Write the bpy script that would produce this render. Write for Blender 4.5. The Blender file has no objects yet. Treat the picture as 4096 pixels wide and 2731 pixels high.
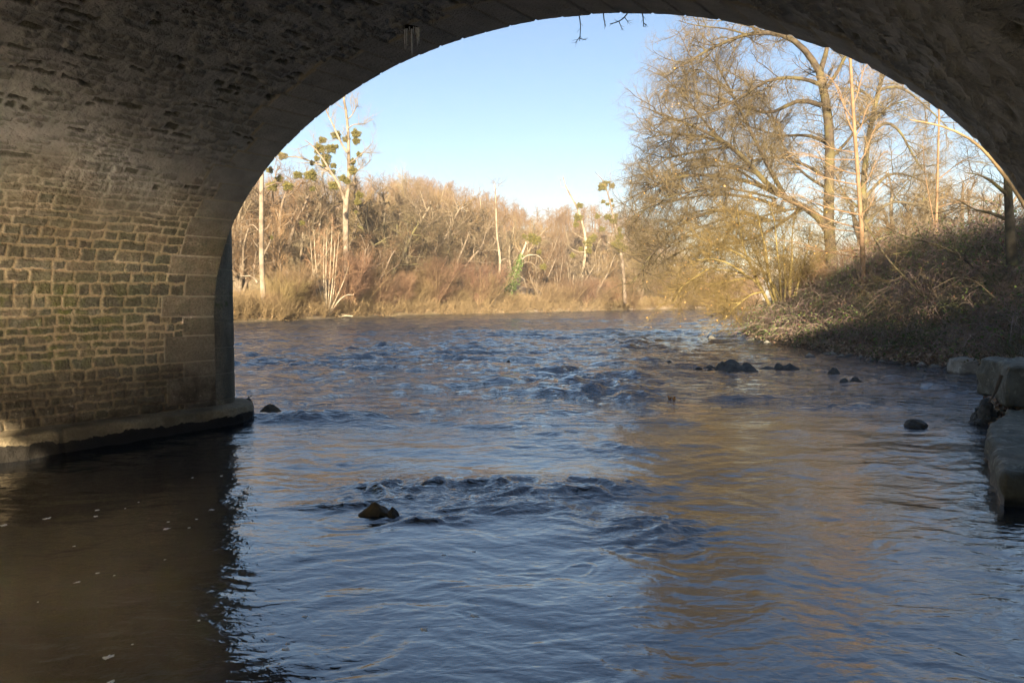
import bpy, bmesh, math, random
import numpy as np
from mathutils import Vector, Matrix

# ------------------------------------------------------------------ basics
SC = bpy.context.scene
COL = SC.collection
F, CX, CY, YH, H = 2900.0, 2048.0, 1365.5, 1203.0, 2.5
TH = math.atan((CY - YH) / F)
cT, sT = math.cos(TH), math.sin(TH)
_axx, _axy = (4300 - CX) / F, cT + (-(YH - CY) / F) * sT
PSI = math.atan2(_axx, _axy)
cP, sP = math.cos(PSI), math.sin(PSI)
D = 7.7

def ray(px, py):
    u = (px - CX) / F; w = -(py - CY) / F
    return np.array([u, cT + w * sT, -sT + w * cT])
def P(px, py, v):
    d = ray(px, py); t = v / d[1]
    return np.array([d[0] * t, v, H + d[2] * t])
def G(px, py, z=0.0):
    d = ray(px, py); t = (z - H) / d[2]
    return np.array([d[0] * t, d[1] * t, z])
def BW(X, Y, Z=0.0):                                    # bridge frame -> world
    return np.stack([X * cP + Y * sP, -X * sP + Y * cP, Z + 0 * X], -1)

def hsh(ix, iy, seed):
    n = (ix.astype(np.int64) * 374761393 + iy.astype(np.int64) * 668265263 + seed * 1274126177) & 0xffffffff
    n = ((n ^ (n >> 13)) * 1274126177) & 0xffffffff
    n = (n ^ (n >> 16)) & 0xffffffff
    return n / 4294967295.0
def gn(x, y, seed=0):                                    # gradient noise about -1..1
    x = np.asarray(x, float); y = np.asarray(y, float)
    ix = np.floor(x); iy = np.floor(y); fx = x - ix; fy = y - iy
    ux = fx * fx * fx * (fx * (fx * 6 - 15) + 10); uy = fy * fy * fy * (fy * (fy * 6 - 15) + 10)
    def g(a, b):
        h = hsh(ix + a, iy + b, seed) * 6.283185
        return np.cos(h) * (fx - a) + np.sin(h) * (fy - b)
    a = g(0, 0) * (1 - ux) + g(1, 0) * ux
    b = g(0, 1) * (1 - ux) + g(1, 1) * ux
    return (a * (1 - uy) + b * uy) * 1.5
def fbm(x, y, seed=0, o=4):
    s = 0; a = 1.0; t = 0
    for i in range(o):
        s = s + a * gn(x * 2 ** i + 17.3 * i, y * 2 ** i - 9.1 * i, seed + i); t += a; a *= .5
    return s / t
def sst(a, b, x):
    t = np.clip((x - a) / (b - a), 0, 1); return t * t * (3 - 2 * t)

def mesh_obj(name, V, FC, mat=None, parent=None, smooth=False, attrs=None):
    V = np.ascontiguousarray(V, dtype=np.float32).reshape(-1, 3)
    me = bpy.data.meshes.new(name)
    FC = [np.asarray(f, dtype=np.int32) for f in (FC if isinstance(FC, list) else [FC]) if len(f)]
    me.vertices.add(len(V)); me.vertices.foreach_set('co', V.ravel())
    loops = np.concatenate([f.ravel() for f in FC]); tot = np.concatenate([np.full(len(f), f.shape[1], np.int32) for f in FC])
    me.loops.add(len(loops)); me.loops.foreach_set('vertex_index', loops)
    me.polygons.add(len(tot)); st = np.concatenate([[0], np.cumsum(tot)[:-1]]).astype(np.int32)
    me.polygons.foreach_set('loop_start', st)
    if smooth: me.polygons.foreach_set('use_smooth', np.ones(len(tot), bool))
    if attrs:
        for k, a in attrs.items():
            at = me.attributes.new(k, 'FLOAT', 'POINT'); at.data.foreach_set('value', np.ascontiguousarray(a, dtype=np.float32).ravel())
    me.update(calc_edges=True); me.validate()
    if mat: me.materials.append(mat)
    o = bpy.data.objects.new(name, me); COL.objects.link(o)
    if parent: o.parent = parent
    return o
def thing(name, label, cat, loc=(0, 0, 0), group=None):
    o = bpy.data.objects.new(name, None); COL.objects.link(o); o.location = loc
    o.empty_display_size = .3
    return tag(o, label, cat, group)
def tag(o, label=None, cat=None, group=None, kind=None):
    if label: o['label'] = label
    if cat: o['category'] = cat
    if group: o['group'] = group
    if kind: o['kind'] = kind
    return o
def grid_faces(n, m):
    i = np.arange(n * m).reshape(n, m)
    return np.stack([i[:-1, :-1], i[:-1, 1:], i[1:, 1:], i[1:, :-1]], -1).reshape(-1, 4)

# ------------------------------------------------------------------ materials
class NT:
    def __init__(s, name):
        s.m = bpy.data.materials.new(name); s.m.use_nodes = True; s.t = s.m.node_tree
        s.b = s.t.nodes['Principled BSDF']
    def n(s, typ, **k):
        nd = s.t.nodes.new(typ)
        for a, v in k.items():
            if hasattr(nd, a): setattr(nd, a, v)
        return nd
    def L(s, a, b): s.t.links.new(a, b)
    def val(s, sock, v):
        if isinstance(v, (int, float, tuple)): sock.default_value = v
        else: s.L(v, sock)
    def noise(s, scale, detail=4, rough=.55, vec=None, out='Fac', dist=0):
        nd = s.n('ShaderNodeTexNoise'); nd.inputs['Scale'].default_value = scale; nd.inputs['Detail'].default_value = detail
        nd.inputs['Roughness'].default_value = rough; nd.inputs['Distortion'].default_value = dist
        if vec: s.L(vec, nd.inputs['Vector'])
        return nd.outputs[out]
    def ramp(s, fac, stops):
        r = s.n('ShaderNodeValToRGB'); s.L(fac, r.inputs[0]); e = r.color_ramp.elements
        while len(e) < len(stops): e.new(.5)
        for el, (p, c) in zip(e, stops):
            el.position = p; el.color = (c if isinstance(c, tuple) else (c, c, c)) + (1,)
        return r.outputs[0]
    def mix(s, fac, a, b, mode='MIX'):
        nd = s.n('ShaderNodeMix'); nd.data_type = 'RGBA'; nd.blend_type = mode
        s.val(nd.inputs[0], fac)
        for sock, v in ((nd.inputs[6], a), (nd.inputs[7], b)):
            if isinstance(v, tuple): sock.default_value = v + (1,) if len(v) == 3 else v
            else: s.L(v, sock)
        return nd.outputs[2]
    def math(s, op, a, b=0.0, c=None):
        nd = s.n('ShaderNodeMath'); nd.operation = op; s.val(nd.inputs[0], a); s.val(nd.inputs[1], b)
        if c is not None: s.val(nd.inputs[2], c)
        return nd.outputs[0]
    def attr(s, name): return s.n('ShaderNodeAttribute', attribute_name=name).outputs['Fac']
    def pos(s): return s.n('ShaderNodeNewGeometry').outputs['Position']
    def obj(s): return s.n('ShaderNodeTexCoord').outputs['Object']
    def rnd(s): return s.n('ShaderNodeObjectInfo').outputs['Random']
    def map(s, vec, scale=(1, 1, 1), rot=(0, 0, 0)):
        nd = s.n('ShaderNodeMapping'); s.L(vec, nd.inputs[0]); nd.inputs['Scale'].default_value = scale; nd.inputs['Rotation'].default_value = rot
        return nd.outputs[0]
    def bump(s, h, strength, dist):
        nd = s.n('ShaderNodeBump'); nd.inputs['Strength'].default_value = strength; nd.inputs['Distance'].default_value = dist
        s.L(h, nd.inputs['Height']); s.L(nd.outputs[0], s.b.inputs['Normal'])
    def sep(s, vec): return s.n('ShaderNodeSeparateXYZ'), vec
    def col(s, c):
        s.val(s.b.inputs['Base Color'], c if not (isinstance(c, tuple) and len(c) == 3) else c + (1,)); return s
    def rough(s, r, spec=.3):
        s.val(s.b.inputs['Roughness'], r); s.b.inputs['Specular IOR Level'].default_value = spec; return s.m

def bark(name, c1, c2, scale=3.0, c3=None):
    m = NT(name); f = m.noise(scale, 5, .6, m.obj())
    c = m.mix(m.ramp(f, [(.35, 0.0), (.65, 1.0)]), c1, c2)
    if c3: c = m.mix(m.ramp(m.noise(scale * .37, 3, .5, m.obj()), [(.5, 0.0), (.62, 1.0)]), c, c3)
    v = m.math('MULTIPLY_ADD', m.rnd(), .5, .75)
    hs = m.n('ShaderNodeHueSaturation'); m.L(v, hs.inputs['Value']); m.L(c, hs.inputs['Color'])
    m.L(m.math('MULTIPLY_ADD', m.rnd(), .03, .485), hs.inputs['Hue'])
    m.col(hs.outputs[0]); m.bump(m.noise(scale * 6, 4, .6, m.obj()), .4, .03)
    return m.rough(.85, .15)
M = {}
M['bark_grey'] = bark('bark_grey', (0.0966, 0.0798, 0.0571), (0.185, 0.155, 0.113))
M['bark_oak'] = bark('bark_oak', (0.0252, 0.0218, 0.016), (0.0882, 0.0731, 0.0521), 2.0, (0.0924, 0.084, 0.0378))
M['bark_pale'] = bark('bark_pale', (0.134, 0.113, 0.084), (0.252, 0.218, 0.168), 1.2, (0.101, 0.084, 0.0588))
M['bark_yellow'] = bark('bark_yellow', (0.141, 0.113, 0.0423), (0.233, 0.191, 0.0776), 4)
M['bark_orange'] = bark('bark_orange', (0.141, 0.0949, 0.0529), (0.226, 0.155, 0.0949), 2)
M['twig_tan'] = bark('twig_tan', (0.13, 0.0907, 0.0487), (0.197, 0.144, 0.0815), 5)
M['twig_grey'] = bark('twig_grey', (0.113, 0.0907, 0.0571), (0.189, 0.151, 0.0991), 5)
M['twig_oak'] = bark('twig_oak', (0.0672, 0.0538, 0.0311), (0.139, 0.113, 0.0655), 3)
M['twig_rust'] = bark('twig_rust', (0.183, 0.109, 0.06), (0.247, 0.162, 0.0991), 5)
M['twig_olive'] = bark('twig_olive', (0.139, 0.0991, 0.0504), (0.202, 0.151, 0.0756), 5)
M['twig_yellow'] = bark('twig_yellow', (0.134, 0.109, 0.0403), (0.206, 0.168, 0.0672), 4)
M['twig_pink'] = bark('twig_pink', (0.147, 0.0882, 0.0546), (0.21, 0.139, 0.0882), 4)
M['cane'] = bark('cane', (.13, .095, .08), (.34, .27, .235), 1.5, (.12, .13, .07))

def leafmat(name, cols, trans=.25):
    m = NT(name); f = m.n('ShaderNodeTexWhiteNoise'); f.noise_dimensions = '3D'
    mp = m.map(m.obj(), (7, 7, 7)); fl = m.n('ShaderNodeVectorMath'); fl.operation = 'FLOOR'; m.L(mp, fl.inputs[0]); m.L(fl.outputs[0], f.inputs[0])
    n = len(cols); r = m.ramp(f.outputs[0], [(i / n, c) for i, c in enumerate(cols)])
    for nd in m.t.nodes:
        if nd.type == 'VALTORGB': nd.color_ramp.interpolation = 'CONSTANT'
    m.col(r); m.b.inputs['Transmission Weight'].default_value = 0
    return m.rough(.6, .3)
M['mistletoe'] = leafmat('mistletoe', [(.085, .085, .02), (.125, .115, .03), (.06, .062, .018), (.16, .135, .035)])
M['ivy'] = leafmat('ivy', [(.05, .09, .02), (.08, .14, .03), (.035, .06, .015), (.11, .15, .04)])
M['bramble_leaf'] = leafmat('bramble_leaf', [(.06, .09, .025), (.10, .075, .04), (.045, .08, .02), (.17, .12, .08), (.09, .12, .035), (.13, .05, .04), (.20, .16, .12), (.16, .10, .05)])
M['dry_leaf'] = leafmat('dry_leaf', [(.30, .17, .06), (.22, .12, .05), (.38, .24, .06), (.16, .09, .04)])
M['litter'] = leafmat('litter', [(.22, .15, .10), (.32, .24, .17), (.14, .09, .06), (.38, .30, .22), (.10, .07, .05)])
M['dry_grass'] = leafmat('dry_grass', [(.14, .092, .05), (.10, .072, .04), (.18, .125, .07), (.08, .065, .035)])

def mat_ground():
    m = NT('ground'); p = m.pos()
    a = m.noise(.35, 6, .6, p); b = m.noise(3.0, 6, .65, p)
    c = m.mix(m.ramp(a, [(.4, 0.0), (.6, 1.0)]), (.20, .145, .085), (.30, .235, .15))
    c = m.mix(m.ramp(b, [(.42, 0.0), (.6, 1.0)]), c, (.11, .10, .045))
    c = m.mix(m.ramp(m.noise(.06, 4, .5, p), [(.52, 0.0), (.62, .6)]), c, (.42, .36, .33))
    z = m.n('ShaderNodeSeparateXYZ'); m.L(p, z.inputs[0])
    wet = m.ramp(z.outputs[2], [(.0, 1.0), (.35, 0.0)])
    c = m.mix(wet, c, (.055, .045, .032))
    m.col(c); m.bump(b, .6, .15); return m.rough(.9, .2)
M['ground'] = mat_ground()
def mat_hill():
    m = NT('hill_litter'); return m.col((.16, .11, .07)).rough(.9)

def mat_rock(name, c1, c2, lichen=None, sc=4.0, rough=.75, wet=True):
    m = NT(name); p = m.pos()
    c = m.mix(m.ramp(m.noise(sc, 6, .65, p), [(.35, 0.0), (.65, 1.0)]), c1, c2)
    if lichen: c = m.mix(m.ramp(m.noise(sc * 2.3, 5, .6, p), [(.58, 0.0), (.66, 1.0)]), c, lichen)
    r = rough
    if wet:
        z = m.n('ShaderNodeSeparateXYZ'); m.L(p, z.inputs[0])
        zz = m.math('ADD', z.outputs[2], m.math('MULTIPLY', m.noise(5, 4, .5, p), .16))
        w = m.ramp(zz, [(.10, 1.0), (.22, 0.0)])
        c = m.mix(w, c, (.022, .020, .014)); r = m.math('MULTIPLY_ADD', w, -.4, rough)
    m.col(c); m.bump(m.noise(sc * 5, 8, .7, p), .7, .04); return m.rough(r, .4)
M['rock_dark'] = mat_rock('rock_dark', (.035, .038, .035), (.10, .10, .085), (.13, .14, .11))
M['rock_brown'] = mat_rock('rock_brown', (.06, .045, .025), (.14, .11, .06), None)
M['rock_pale'] = mat_rock('rock_pale', (.15, .15, .125), (.30, .29, .25), (.34, .34, .29), 3)
M['block'] = mat_rock('block', (.065, .065, .046), (.16, .155, .115), (.25, .24, .19), 2.6)

def mat_masonry():
    m = NT('bridge_masonry'); p = m.pos(); mk = m.attr('mask'); rn = m.attr('rnd'); zn = m.attr('zone'); ash = m.attr('ashlar')
    n1 = m.noise(3.0, 6, .6, p); n2 = m.noise(28, 5, .65, p); n3 = m.noise(.7, 4, .55, p)
    stone = m.ramp(rn, [(0, (.11, .115, .085)), (.2, (.27, .23, .15)), (.4, (.16, .165, .12)), (.6, (.34, .28, .19)), (.8, (.15, .14, .105)), (1, (.26, .24, .18))])
    moss = m.math('MULTIPLY', m.ramp(m.noise(2.0, 5, .6, p), [(.45, 0.0), (.62, 1.0)]), m.attr('moss'))
    stone = m.mix(m.math('MULTIPLY', zn, .4), stone, (.30, .295, .27)); stone = m.mix(moss, stone, (.20, .205, .05))
    stone = m.mix(m.ramp(n2, [(.3, .7), (.7, 0.0)]), stone, (.055, .05, .035))
    mort = m.mix(m.ramp(n2, [(.3, 0.0), (.7, 1.0)]), (.39, .315, .20), (.54, .44, .29))
    vg = m.mix(m.ramp(n1, [(.35, 0.0), (.65, 1.0)]), (.40, .395, .37), (.54, .53, .50))   # greyed old mortar of the vault
    mort = m.mix(zn, mort, vg)
    c = m.mix(mk, mort, stone)
    ac = m.mix(m.ramp(n1, [(.38, 0.0), (.62, 1.0)]), (.25, .215, .155), (.37, .32, .235))
    ac = m.mix(m.math('MULTIPLY', rn, .6), ac, (.15, .125, .085)); ac = m.mix(m.ramp(n2, [(.35, .5), (.6, 0.0)]), ac, (.07, .062, .045))
    ac = m.mix(m.math('MULTIPLY', m.attr('zonetwo'), .75), ac, vg)
    ac = m.mix(mk, (.42, .37, .28), ac)
    c = m.mix(ash, c, ac)
    c = m.mix(m.ramp(n3, [(.6, 0.0), (.85, .3)]), c, (.10, .098, .085))
    c = m.mix(m.math('MULTIPLY', m.attr('damp'), m.ramp(n1, [(.3, 1.0), (.62, .45)])), c, (.05, .042, .03))
    wht = m.math('MULTIPLY', m.attr('damp'), m.ramp(m.noise(9, 5, .7, p), [(.62, 0.0), (.70, .8)]))
    c = m.mix(wht, c, (.36, .32, .25))
    m.col(c)
    hb = m.math('ADD', m.math('MULTIPLY', n2, .9), m.noise(9, 8, .7, p)); m.bump(hb, 1.0, .05)
    return m.rough(.9, .2)
M['masonry'] = mat_masonry()
def mat_plain_stone():
    m = NT('bridge_stone_plain'); p = m.pos(); n1 = m.noise(1.2, 6, .6, p)
    br = m.n('ShaderNodeTexBrick'); m.L(m.map(p, (1, 1, 1), (math.radians(90), 0, 0)), br.inputs[0]); br.inputs['Scale'].default_value = 2.6
    br.inputs['Color1'].default_value = (.19, .165, .12, 1); br.inputs['Color2'].default_value = (.26, .22, .16, 1); br.inputs['Mortar'].default_value = (.36, .31, .22, 1)
    c = m.mix(m.ramp(n1, [(.4, 0.0), (.7, .5)]), br.outputs[0], (.09, .08, .06)); m.col(c)
    m.bump(m.noise(20, 6, .6, p), .5, .03); return m.rough(.9, .2)
M['plain'] = mat_plain_stone()
def mat_nose():
    m = NT('cutwater_ashlar'); p = m.pos(); n2 = m.noise(26, 5, .65, p); n1 = m.noise(2.2, 6, .6, m.map(p, (1, 1, .4)))
    c = m.mix(m.ramp(n1, [(.38, 0.0), (.62, 1.0)]), (.10, .088, .062), (.20, .175, .125))
    c = m.mix(m.ramp(n2, [(.35, .6), (.6, 0.0)]), c, (.06, .055, .045))
    z = m.n('ShaderNodeSeparateXYZ'); m.L(p, z.inputs[0])
    fr = m.math('FRACT', m.math('MULTIPLY', z.outputs[2], 1 / .52)); jt = m.ramp(fr, [(.0, 1.0), (.035, 0.0)])
    c = m.mix(m.math('MULTIPLY', jt, .7), c, (.30, .27, .21))
    c = m.mix(m.ramp(m.noise(2.5, 4, .5, p), [(.60, 0.0), (.68, .9)]), c, (.07, .085, .03))
    m.col(c); m.bump(m.math('SUBTRACT', n2, m.math('MULTIPLY', jt, .5)), .7, .03); return m.rough(.9, .2)
M['nose'] = mat_nose()
def mat_ledge():
    m = NT('footing_concrete'); p = m.pos(); n2 = m.noise(30, 6, .7, p); n1 = m.noise(1.6, 6, .6, p)
    c = m.mix(m.ramp(n1, [(.38, 0.0), (.62, 1.0)]), (.10, .085, .055), (.26, .22, .145))
    c = m.mix(m.ramp(n2, [(.35, .6), (.6, 0.0)]), c, (.09, .078, .05))
    z = m.n('ShaderNodeSeparateXYZ'); m.L(p, z.inputs[0])
    zz = m.math('ADD', z.outputs[2], m.math('MULTIPLY', m.noise(1.6, 8, .72, p), -.42))
    w = m.ramp(zz, [(.0, 1.0), (.012, 0.0)])
    c = m.mix(w, c, (.013, .012, .010)); m.col(c)
    m.bump(n2, .8, .03); return m.rough(.85, .25)
M['ledge'] = mat_ledge()

def mat_water():
    m = NT('river_water'); p = m.pos()
    n = m.noise(14, 3, .5, m.map(p, (1, 1, 1), (0, 0, .3)), dist=.6)
    n2 = m.noise(5.0, 3, .5, m.map(p, (.6, 1.4, 1), (0, 0, -.2)), dist=.8)
    tb = m.attr('turb')
    h = m.math('ADD', m.math('MULTIPLY', n, m.math('MULTIPLY_ADD', tb, .9, .09)), m.math('MULTIPLY', n2, m.math('MULTIPLY_ADD', tb, 1.8, .28)))
    n3 = m.noise(1.7, 4, .6, m.map(p, (.7, 1.3, 1)), dist=.8)
    h = m.math('ADD', h, m.math('MULTIPLY', n3, m.math('MULTIPLY', m.attr('farw'), 42.0)))
    m.col((.007, .011, .016)); m.b.inputs['IOR'].default_value = 1.8
    m.bump(h, 1.0, .014)
    m.L(m.attr('chop'), m.b.inputs['Roughness']); m.b.inputs['Specular IOR Level'].default_value = 1.0
    return m.m
M['water'] = mat_water()
def mat_foam():
    m = NT('foam'); m.col((.75, .76, .76)); return m.rough(.7)
M['foam'] = mat_foam()
def mat_ice():
    m = NT('ice'); m.col((.90, .94, .97)); m.b.inputs['Transmission Weight'].default_value = .25; m.b.inputs['IOR'].default_value = 1.31; m.b.inputs['Roughness'].default_value = .08
    return m.m
M['ice'] = mat_ice()
def flat(name, c, r=.8): return NT(name).col(c).rough(r)
M['black'] = flat('weep_hole_shade', (.02, .02, .018))
M['orange_leaf'] = flat('orange_leaf', (.45, .22, .06))
M['asphalt'] = flat('asphalt', (.05, .05, .05))

# ------------------------------------------------------------------ shore lines and terrain
far_px = [(700, 1304), (940, 1292), (1120, 1286), (1300, 1278), (1500, 1269), (1700, 1262), (1880, 1258), (2050, 1255), (2200, 1250), (2350, 1246), (2520, 1242), (2700, 1239), (2900, 1237), (3050, 1236)]
farS = [G(a, b)[:2] for a, b in far_px]
land_far = np.array([(-2500, -2500), (-110, -2500), (-100, -60), (-75, 30)] + [tuple(s) for s in farS] + [(150, 260), (2500, 420), (2500, 2600), (-2500, 2600)])
near_px = [(2985, 1322), (2952, 1336), (3010, 1358), (3100, 1378), (3220, 1396), (3350, 1418), (3480, 1438), (3600, 1452), (3720, 1464), (3830, 1478), (3905, 1510), (3925, 1570), (3930, 1640), (3950, 1720), (4030, 1860)]
nearS = [G(a, b)[:2] for a, b in near_px]
ab = [tuple(BW(np.float64(.9), np.float64(y))[:2]) for y in (9.0, 0, -8, -30, -200)]
land_near = np.array([(2500, 330), (220, 215), (90, 125), (50, 82)] + [tuple(s) for s in nearS] + [(6.9, 8.6)] + ab + [(-60, -2500), (2500, -2500)])

def poly_sd(x, y, poly):
    x = x.ravel(); y = y.ravel(); d = np.full(x.shape, 1e18); ins = np.zeros(x.shape, bool)
    n = len(poly)
    for i in range(n):
        ax, ay = poly[i]; bx, by = poly[(i + 1) % n]; ex, ey = bx - ax, by - ay
        t = np.clip(((x - ax) * ex + (y - ay) * ey) / (ex * ex + ey * ey), 0, 1)
        d = np.minimum(d, (x - ax - t * ex) ** 2 + (y - ay - t * ey) ** 2)
        c = ((ay > y) != (by > y)); 
        if abs(ey) > 1e-9: ins ^= c & (x < (bx - ax) * (y - ay) / ey + ax)
    d = np.sqrt(d); return np.where(ins, d, -d)
def ground_z(x, y):
    x = np.asarray(x, float); y = np.asarray(y, float); sh = x.shape
    wob = 1.2 * fbm(x.ravel() / 6, y.ravel() / 6, 5, 3) * np.clip(y.ravel() / 60, .25, 3)
    d1 = poly_sd(x, y, land_far) + np.where(y.ravel() > 60, wob * .5, 0); d2 = poly_sd(x, y, land_near) + .25 * wob
    X, Y = x.ravel(), y.ravel()
    bed = lambda d: np.maximum(-1.6, .35 * d)
    ang = X / np.maximum(Y, 1)
    hill = 30 * sst(150, 330, Y) * (1 - sst(.14, .30, ang)) + 12 * sst(110, 200, Y) * (1 - sst(-.15, .05, ang))
    z1 = np.where(d1 > 0, .9 * sst(0, 1.6, d1) + .028 * np.clip(d1, 0, 60) + hill * sst(4, 50, d1) + .25 * fbm(X / 3, Y / 3, 9, 3) * sst(0, 3, d1), bed(d1))
    hm = 1.5 + 3.6 * sst(.26, .62, ang) * (1 - sst(45, 75, Y))
    z2 = np.where(d2 > 0, .55 * sst(0, 1.0, d2) + (hm - .55) * sst(.8, 8.5, d2) + .45 * fbm(X / 3, Y / 3, 12, 4) * sst(.3, 3, d2), bed(d2))
    return np.maximum(z1, z2).reshape(sh)
def gz(x, y): return float(ground_z(np.array([x]), np.array([y]))[0])

def axis(parts):
    a = np.concatenate([np.linspace(*p, endpoint=False) for p in parts]); return a
xs = np.concatenate([-np.geomspace(3000, 125, 20), np.arange(-120, 0, 1.2), np.arange(0, 45, .5), np.arange(45, 130, 1.4), np.geomspace(131, 3000, 20)])
ys = np.concatenate([-np.geomspace(2500, 42, 15), np.arange(-40, 6, 2.0), np.arange(6, 62, .5), np.arange(62, 340, 1.7), np.geomspace(342, 3200, 22)])
XX, YY = np.meshgrid(xs, ys)
ZZ = ground_z(XX, YY)
tag(mesh_obj('ground', np.stack([XX, YY, ZZ], -1), grid_faces(*XX.shape), M['ground'], smooth=True), kind='structure')

# ------------------------------------------------------------------ river
uf = np.linspace(-.86, .82, 760)
us = np.concatenate([-np.geomspace(700, .9, 26), uf, np.geomspace(.86, 700, 26)])
rows = [-900., -400, -200, -120, -80, -50, -35, -25, -18, -13, -9, -6, -4, -2.5, -1.2, 0, .9, 1.7, 2.3, 2.8, 3.2, 3.5]
v = 3.5
while v < 230:
    v += min(max(.0005 * v * v, .012), (.15 if v < 60 else .34) if v < 100 else .8); rows.append(v)
rows += list(np.geomspace(240, 2800, 14)); rows = np.array(rows)
wv = np.maximum(rows, 3.5)
WX = us[None, :] * wv[:, None]; WY = np.repeat(rows[:, None], len(us), 1)
dY = np.gradient(rows)[:, None]; dX = np.gradient(us)[None, :] * wv[:, None]; SP = np.maximum(np.abs(dY), np.abs(dX) * .7)
# turbulence map: world blobs (centre px, radius across, radius along, strength)
def blob(px, py, rx, ry, a):
    c = G(px, py); return a * np.exp(-(((WX - c[0]) / rx) ** 2 + ((WY - c[1]) / ry) ** 2))
turb = .20 + .42 * sst(9, 20, WY) + .70 * sst(.02, .5, fbm(WX / 4.5 + 3, WY / 8.0, 31, 4)) * sst(6, 15, WY)
turb = turb + blob(1850, 1960, 1.7, .6, .8) + blob(1300, 1850, .9, .5, .35) + blob(2500, 1800, 1.6, .9, .45) + blob(2000, 1720, 2.2, 1.2, .35) + blob(1750, 1985, 1.25, .7, .7) + blob(1330, 2030, .45, .22, .9) + blob(1700, 2085, .5, .15, .8) + blob(1600, 1930, 1.0, .5, .6) + blob(2600, 2110, .75, .6, 1.0) + blob(2350, 1960, 1.4, .6, .75) + blob(2050, 2040, 1.0, .35, .7) \
    + blob(2300, 1510, 3.2, 3.5, .8) + blob(1480, 1660, 1.8, .7, .7) + blob(1150, 1680, 1.6, .6, .9) + blob(2900, 1590, 2.6, .7, .8) + blob(3350, 1625, 2.4, .5, .6) \
    + blob(1500, 1440, 5, 4, .8) + blob(2300, 1340, 12, 8, .6) + blob(1900, 1400, 8, 6, .6) + blob(2750, 1450, 4, 3, .4) + blob(3550, 1830, 1.5, 1.5, .25)
turb = turb * (1 - .4 * np.exp(-(((WX + 4.5) / 4.2) ** 2 + ((WY - 5.5) / 4.0) ** 2))) * (1 - .6 * np.exp(-(((WX - 5.2) / 1.8) ** 2 + ((WY - 16) / 5.0) ** 2)))
turb = np.clip(turb, .06, 1.7) * (.25 + .75 * sst(1, 4, WY))
wx = WX + .55 * fbm(WX / 1.5, WY / 1.5, 40, 3); wy = WY + .55 * fbm(WX / 1.5 + 9, WY / 1.5, 41, 3)
WZ = .022 * gn(wx / 2.6, wy / 1.9, 50) * (.7 + .4 * turb)
for lam, sl, sd, st in ((2.3, .030, 49, .12), (1.1, .030, 51, .30), (.55, .030, 52, .5), (.28, .042, 53, 1.3), (.14, .044, 54, 1.3), (.075, .030, 55, 1.3)):
    fade = np.clip(1.5 - SP / (lam * .33), 0, 1)
    n = gn(wx / lam * .62 + sd, wy / lam * 1.15, sd); ri = 1 - 2 * np.abs(gn(wx / lam * .55 + 5, wy / lam * .9 + sd, sd + 20))
    q = .55 + .45 * gn(WX / (lam * 7), WY / (lam * 7), sd + 40)
    WZ = WZ + fade * lam * sl * (n * .8 + .7 * ri * np.minimum(turb, 1.2)) * q * (.50 + 3.6 * np.power(turb, 1.25) * st)
WZ = WZ * (1 + 1.7 * sst(7.5, 20, WY) * (1 - .6 * np.exp(-(((WX - 9) / 7) ** 2 + ((WY - 27) / 7) ** 2))))
farw = sst(.05, .3, SP) * np.clip(turb + .25, 0, 1.4)
def bump_at(px, py, rx, ry, amp):
    c = G(px, py); u_ = (WX - c[0]) / rx; w_ = (WY - c[1]) / ry; return amp * (1 - u_ * u_) * np.exp(-(u_ * u_ + w_ * w_))
fadeN = np.clip(1.5 - SP / .08, 0, 1); jig = 1 + .35 * gn(wx * 2.2, wy * 2.2, 90)
def ringwave(px, py, lam, amp, r0, fall, side=0):
    c = G(px, py); ex = wx * .35 + WX * .65 - c[0]; ey = wy * .35 + WY * .65 - c[1]; r = np.hypot(ex, ey * 1.15); th = np.arctan2(ey, ex)
    return amp * jig * np.cos(2 * np.pi * (r - r0) / lam) * np.exp(-((r - r0) / fall) ** 2) * sst(-1, .6, np.cos(th - side))
WZ = WZ + fadeN * .7 * (ringwave(1440, 2085, .20, .006, .40, .13, -2.2) + ringwave(2310, 2270, .14, .007, .16, .06, .8) + ringwave(2680, 2190, .30, .012, .45, .14, -2.0) + bump_at(2450, 2250, .45, .3, .012) + bump_at(2150, 2140, .6, .25, .014))
tag(mesh_obj('river_water', np.stack([WX, WY, WZ], -1), grid_faces(*WX.shape), M['water'], smooth=True, attrs={'turb': turb, 'farw': farw * sst(4, 7, WY), 'chop': .012 + .13 * (1 - sst(1.5, 4.2, WY))}), kind='structure')

# ------------------------------------------------------------------ bridge
c0, a0, b0, z0 = -.87 * D, .872 * D, .527 * D, -.055 * D
edge_px = [(858, 1187), (870.5, 1091), (883, 1027), (905, 964), (918, 938), (963, 823), (988, 778), (1052, 692), (1100, 638), (1155, 567), (1271, 459), (1376, 387), (1553, 280), (1654, 228), (1795, 170), (1954, 119), (2120, 77), (2315, 61), (2518, 55), (2700, 62), (3000, 100), (3153, 135), (3306, 185), (3446, 242), (3561, 300), (3669, 370), (3797, 465), (3912, 567), (3994, 663), (4096, 787)]
def to_b(d):                                             # world direction -> bridge frame
    return np.array([d[0] * cP - d[1] * sP, d[0] * sP + d[1] * cP, d[2]])
def PB(px, py, Y):
    b = to_b(ray(px, py)); t = Y / b[1]; return b * t       # Z relative to the eye
E_ = np.array([PB(a, b, D) for a, b in edge_px])
eth = np.arctan2((E_[:, 2] - z0) / b0, (E_[:, 0] - c0) / a0); er = np.hypot((E_[:, 2] - z0) / b0, (E_[:, 0] - c0) / a0)
cf = np.polyfit(eth, er, 6); th_lo = eth.min(); th_hi = min(eth.max(), math.pi)
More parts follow.
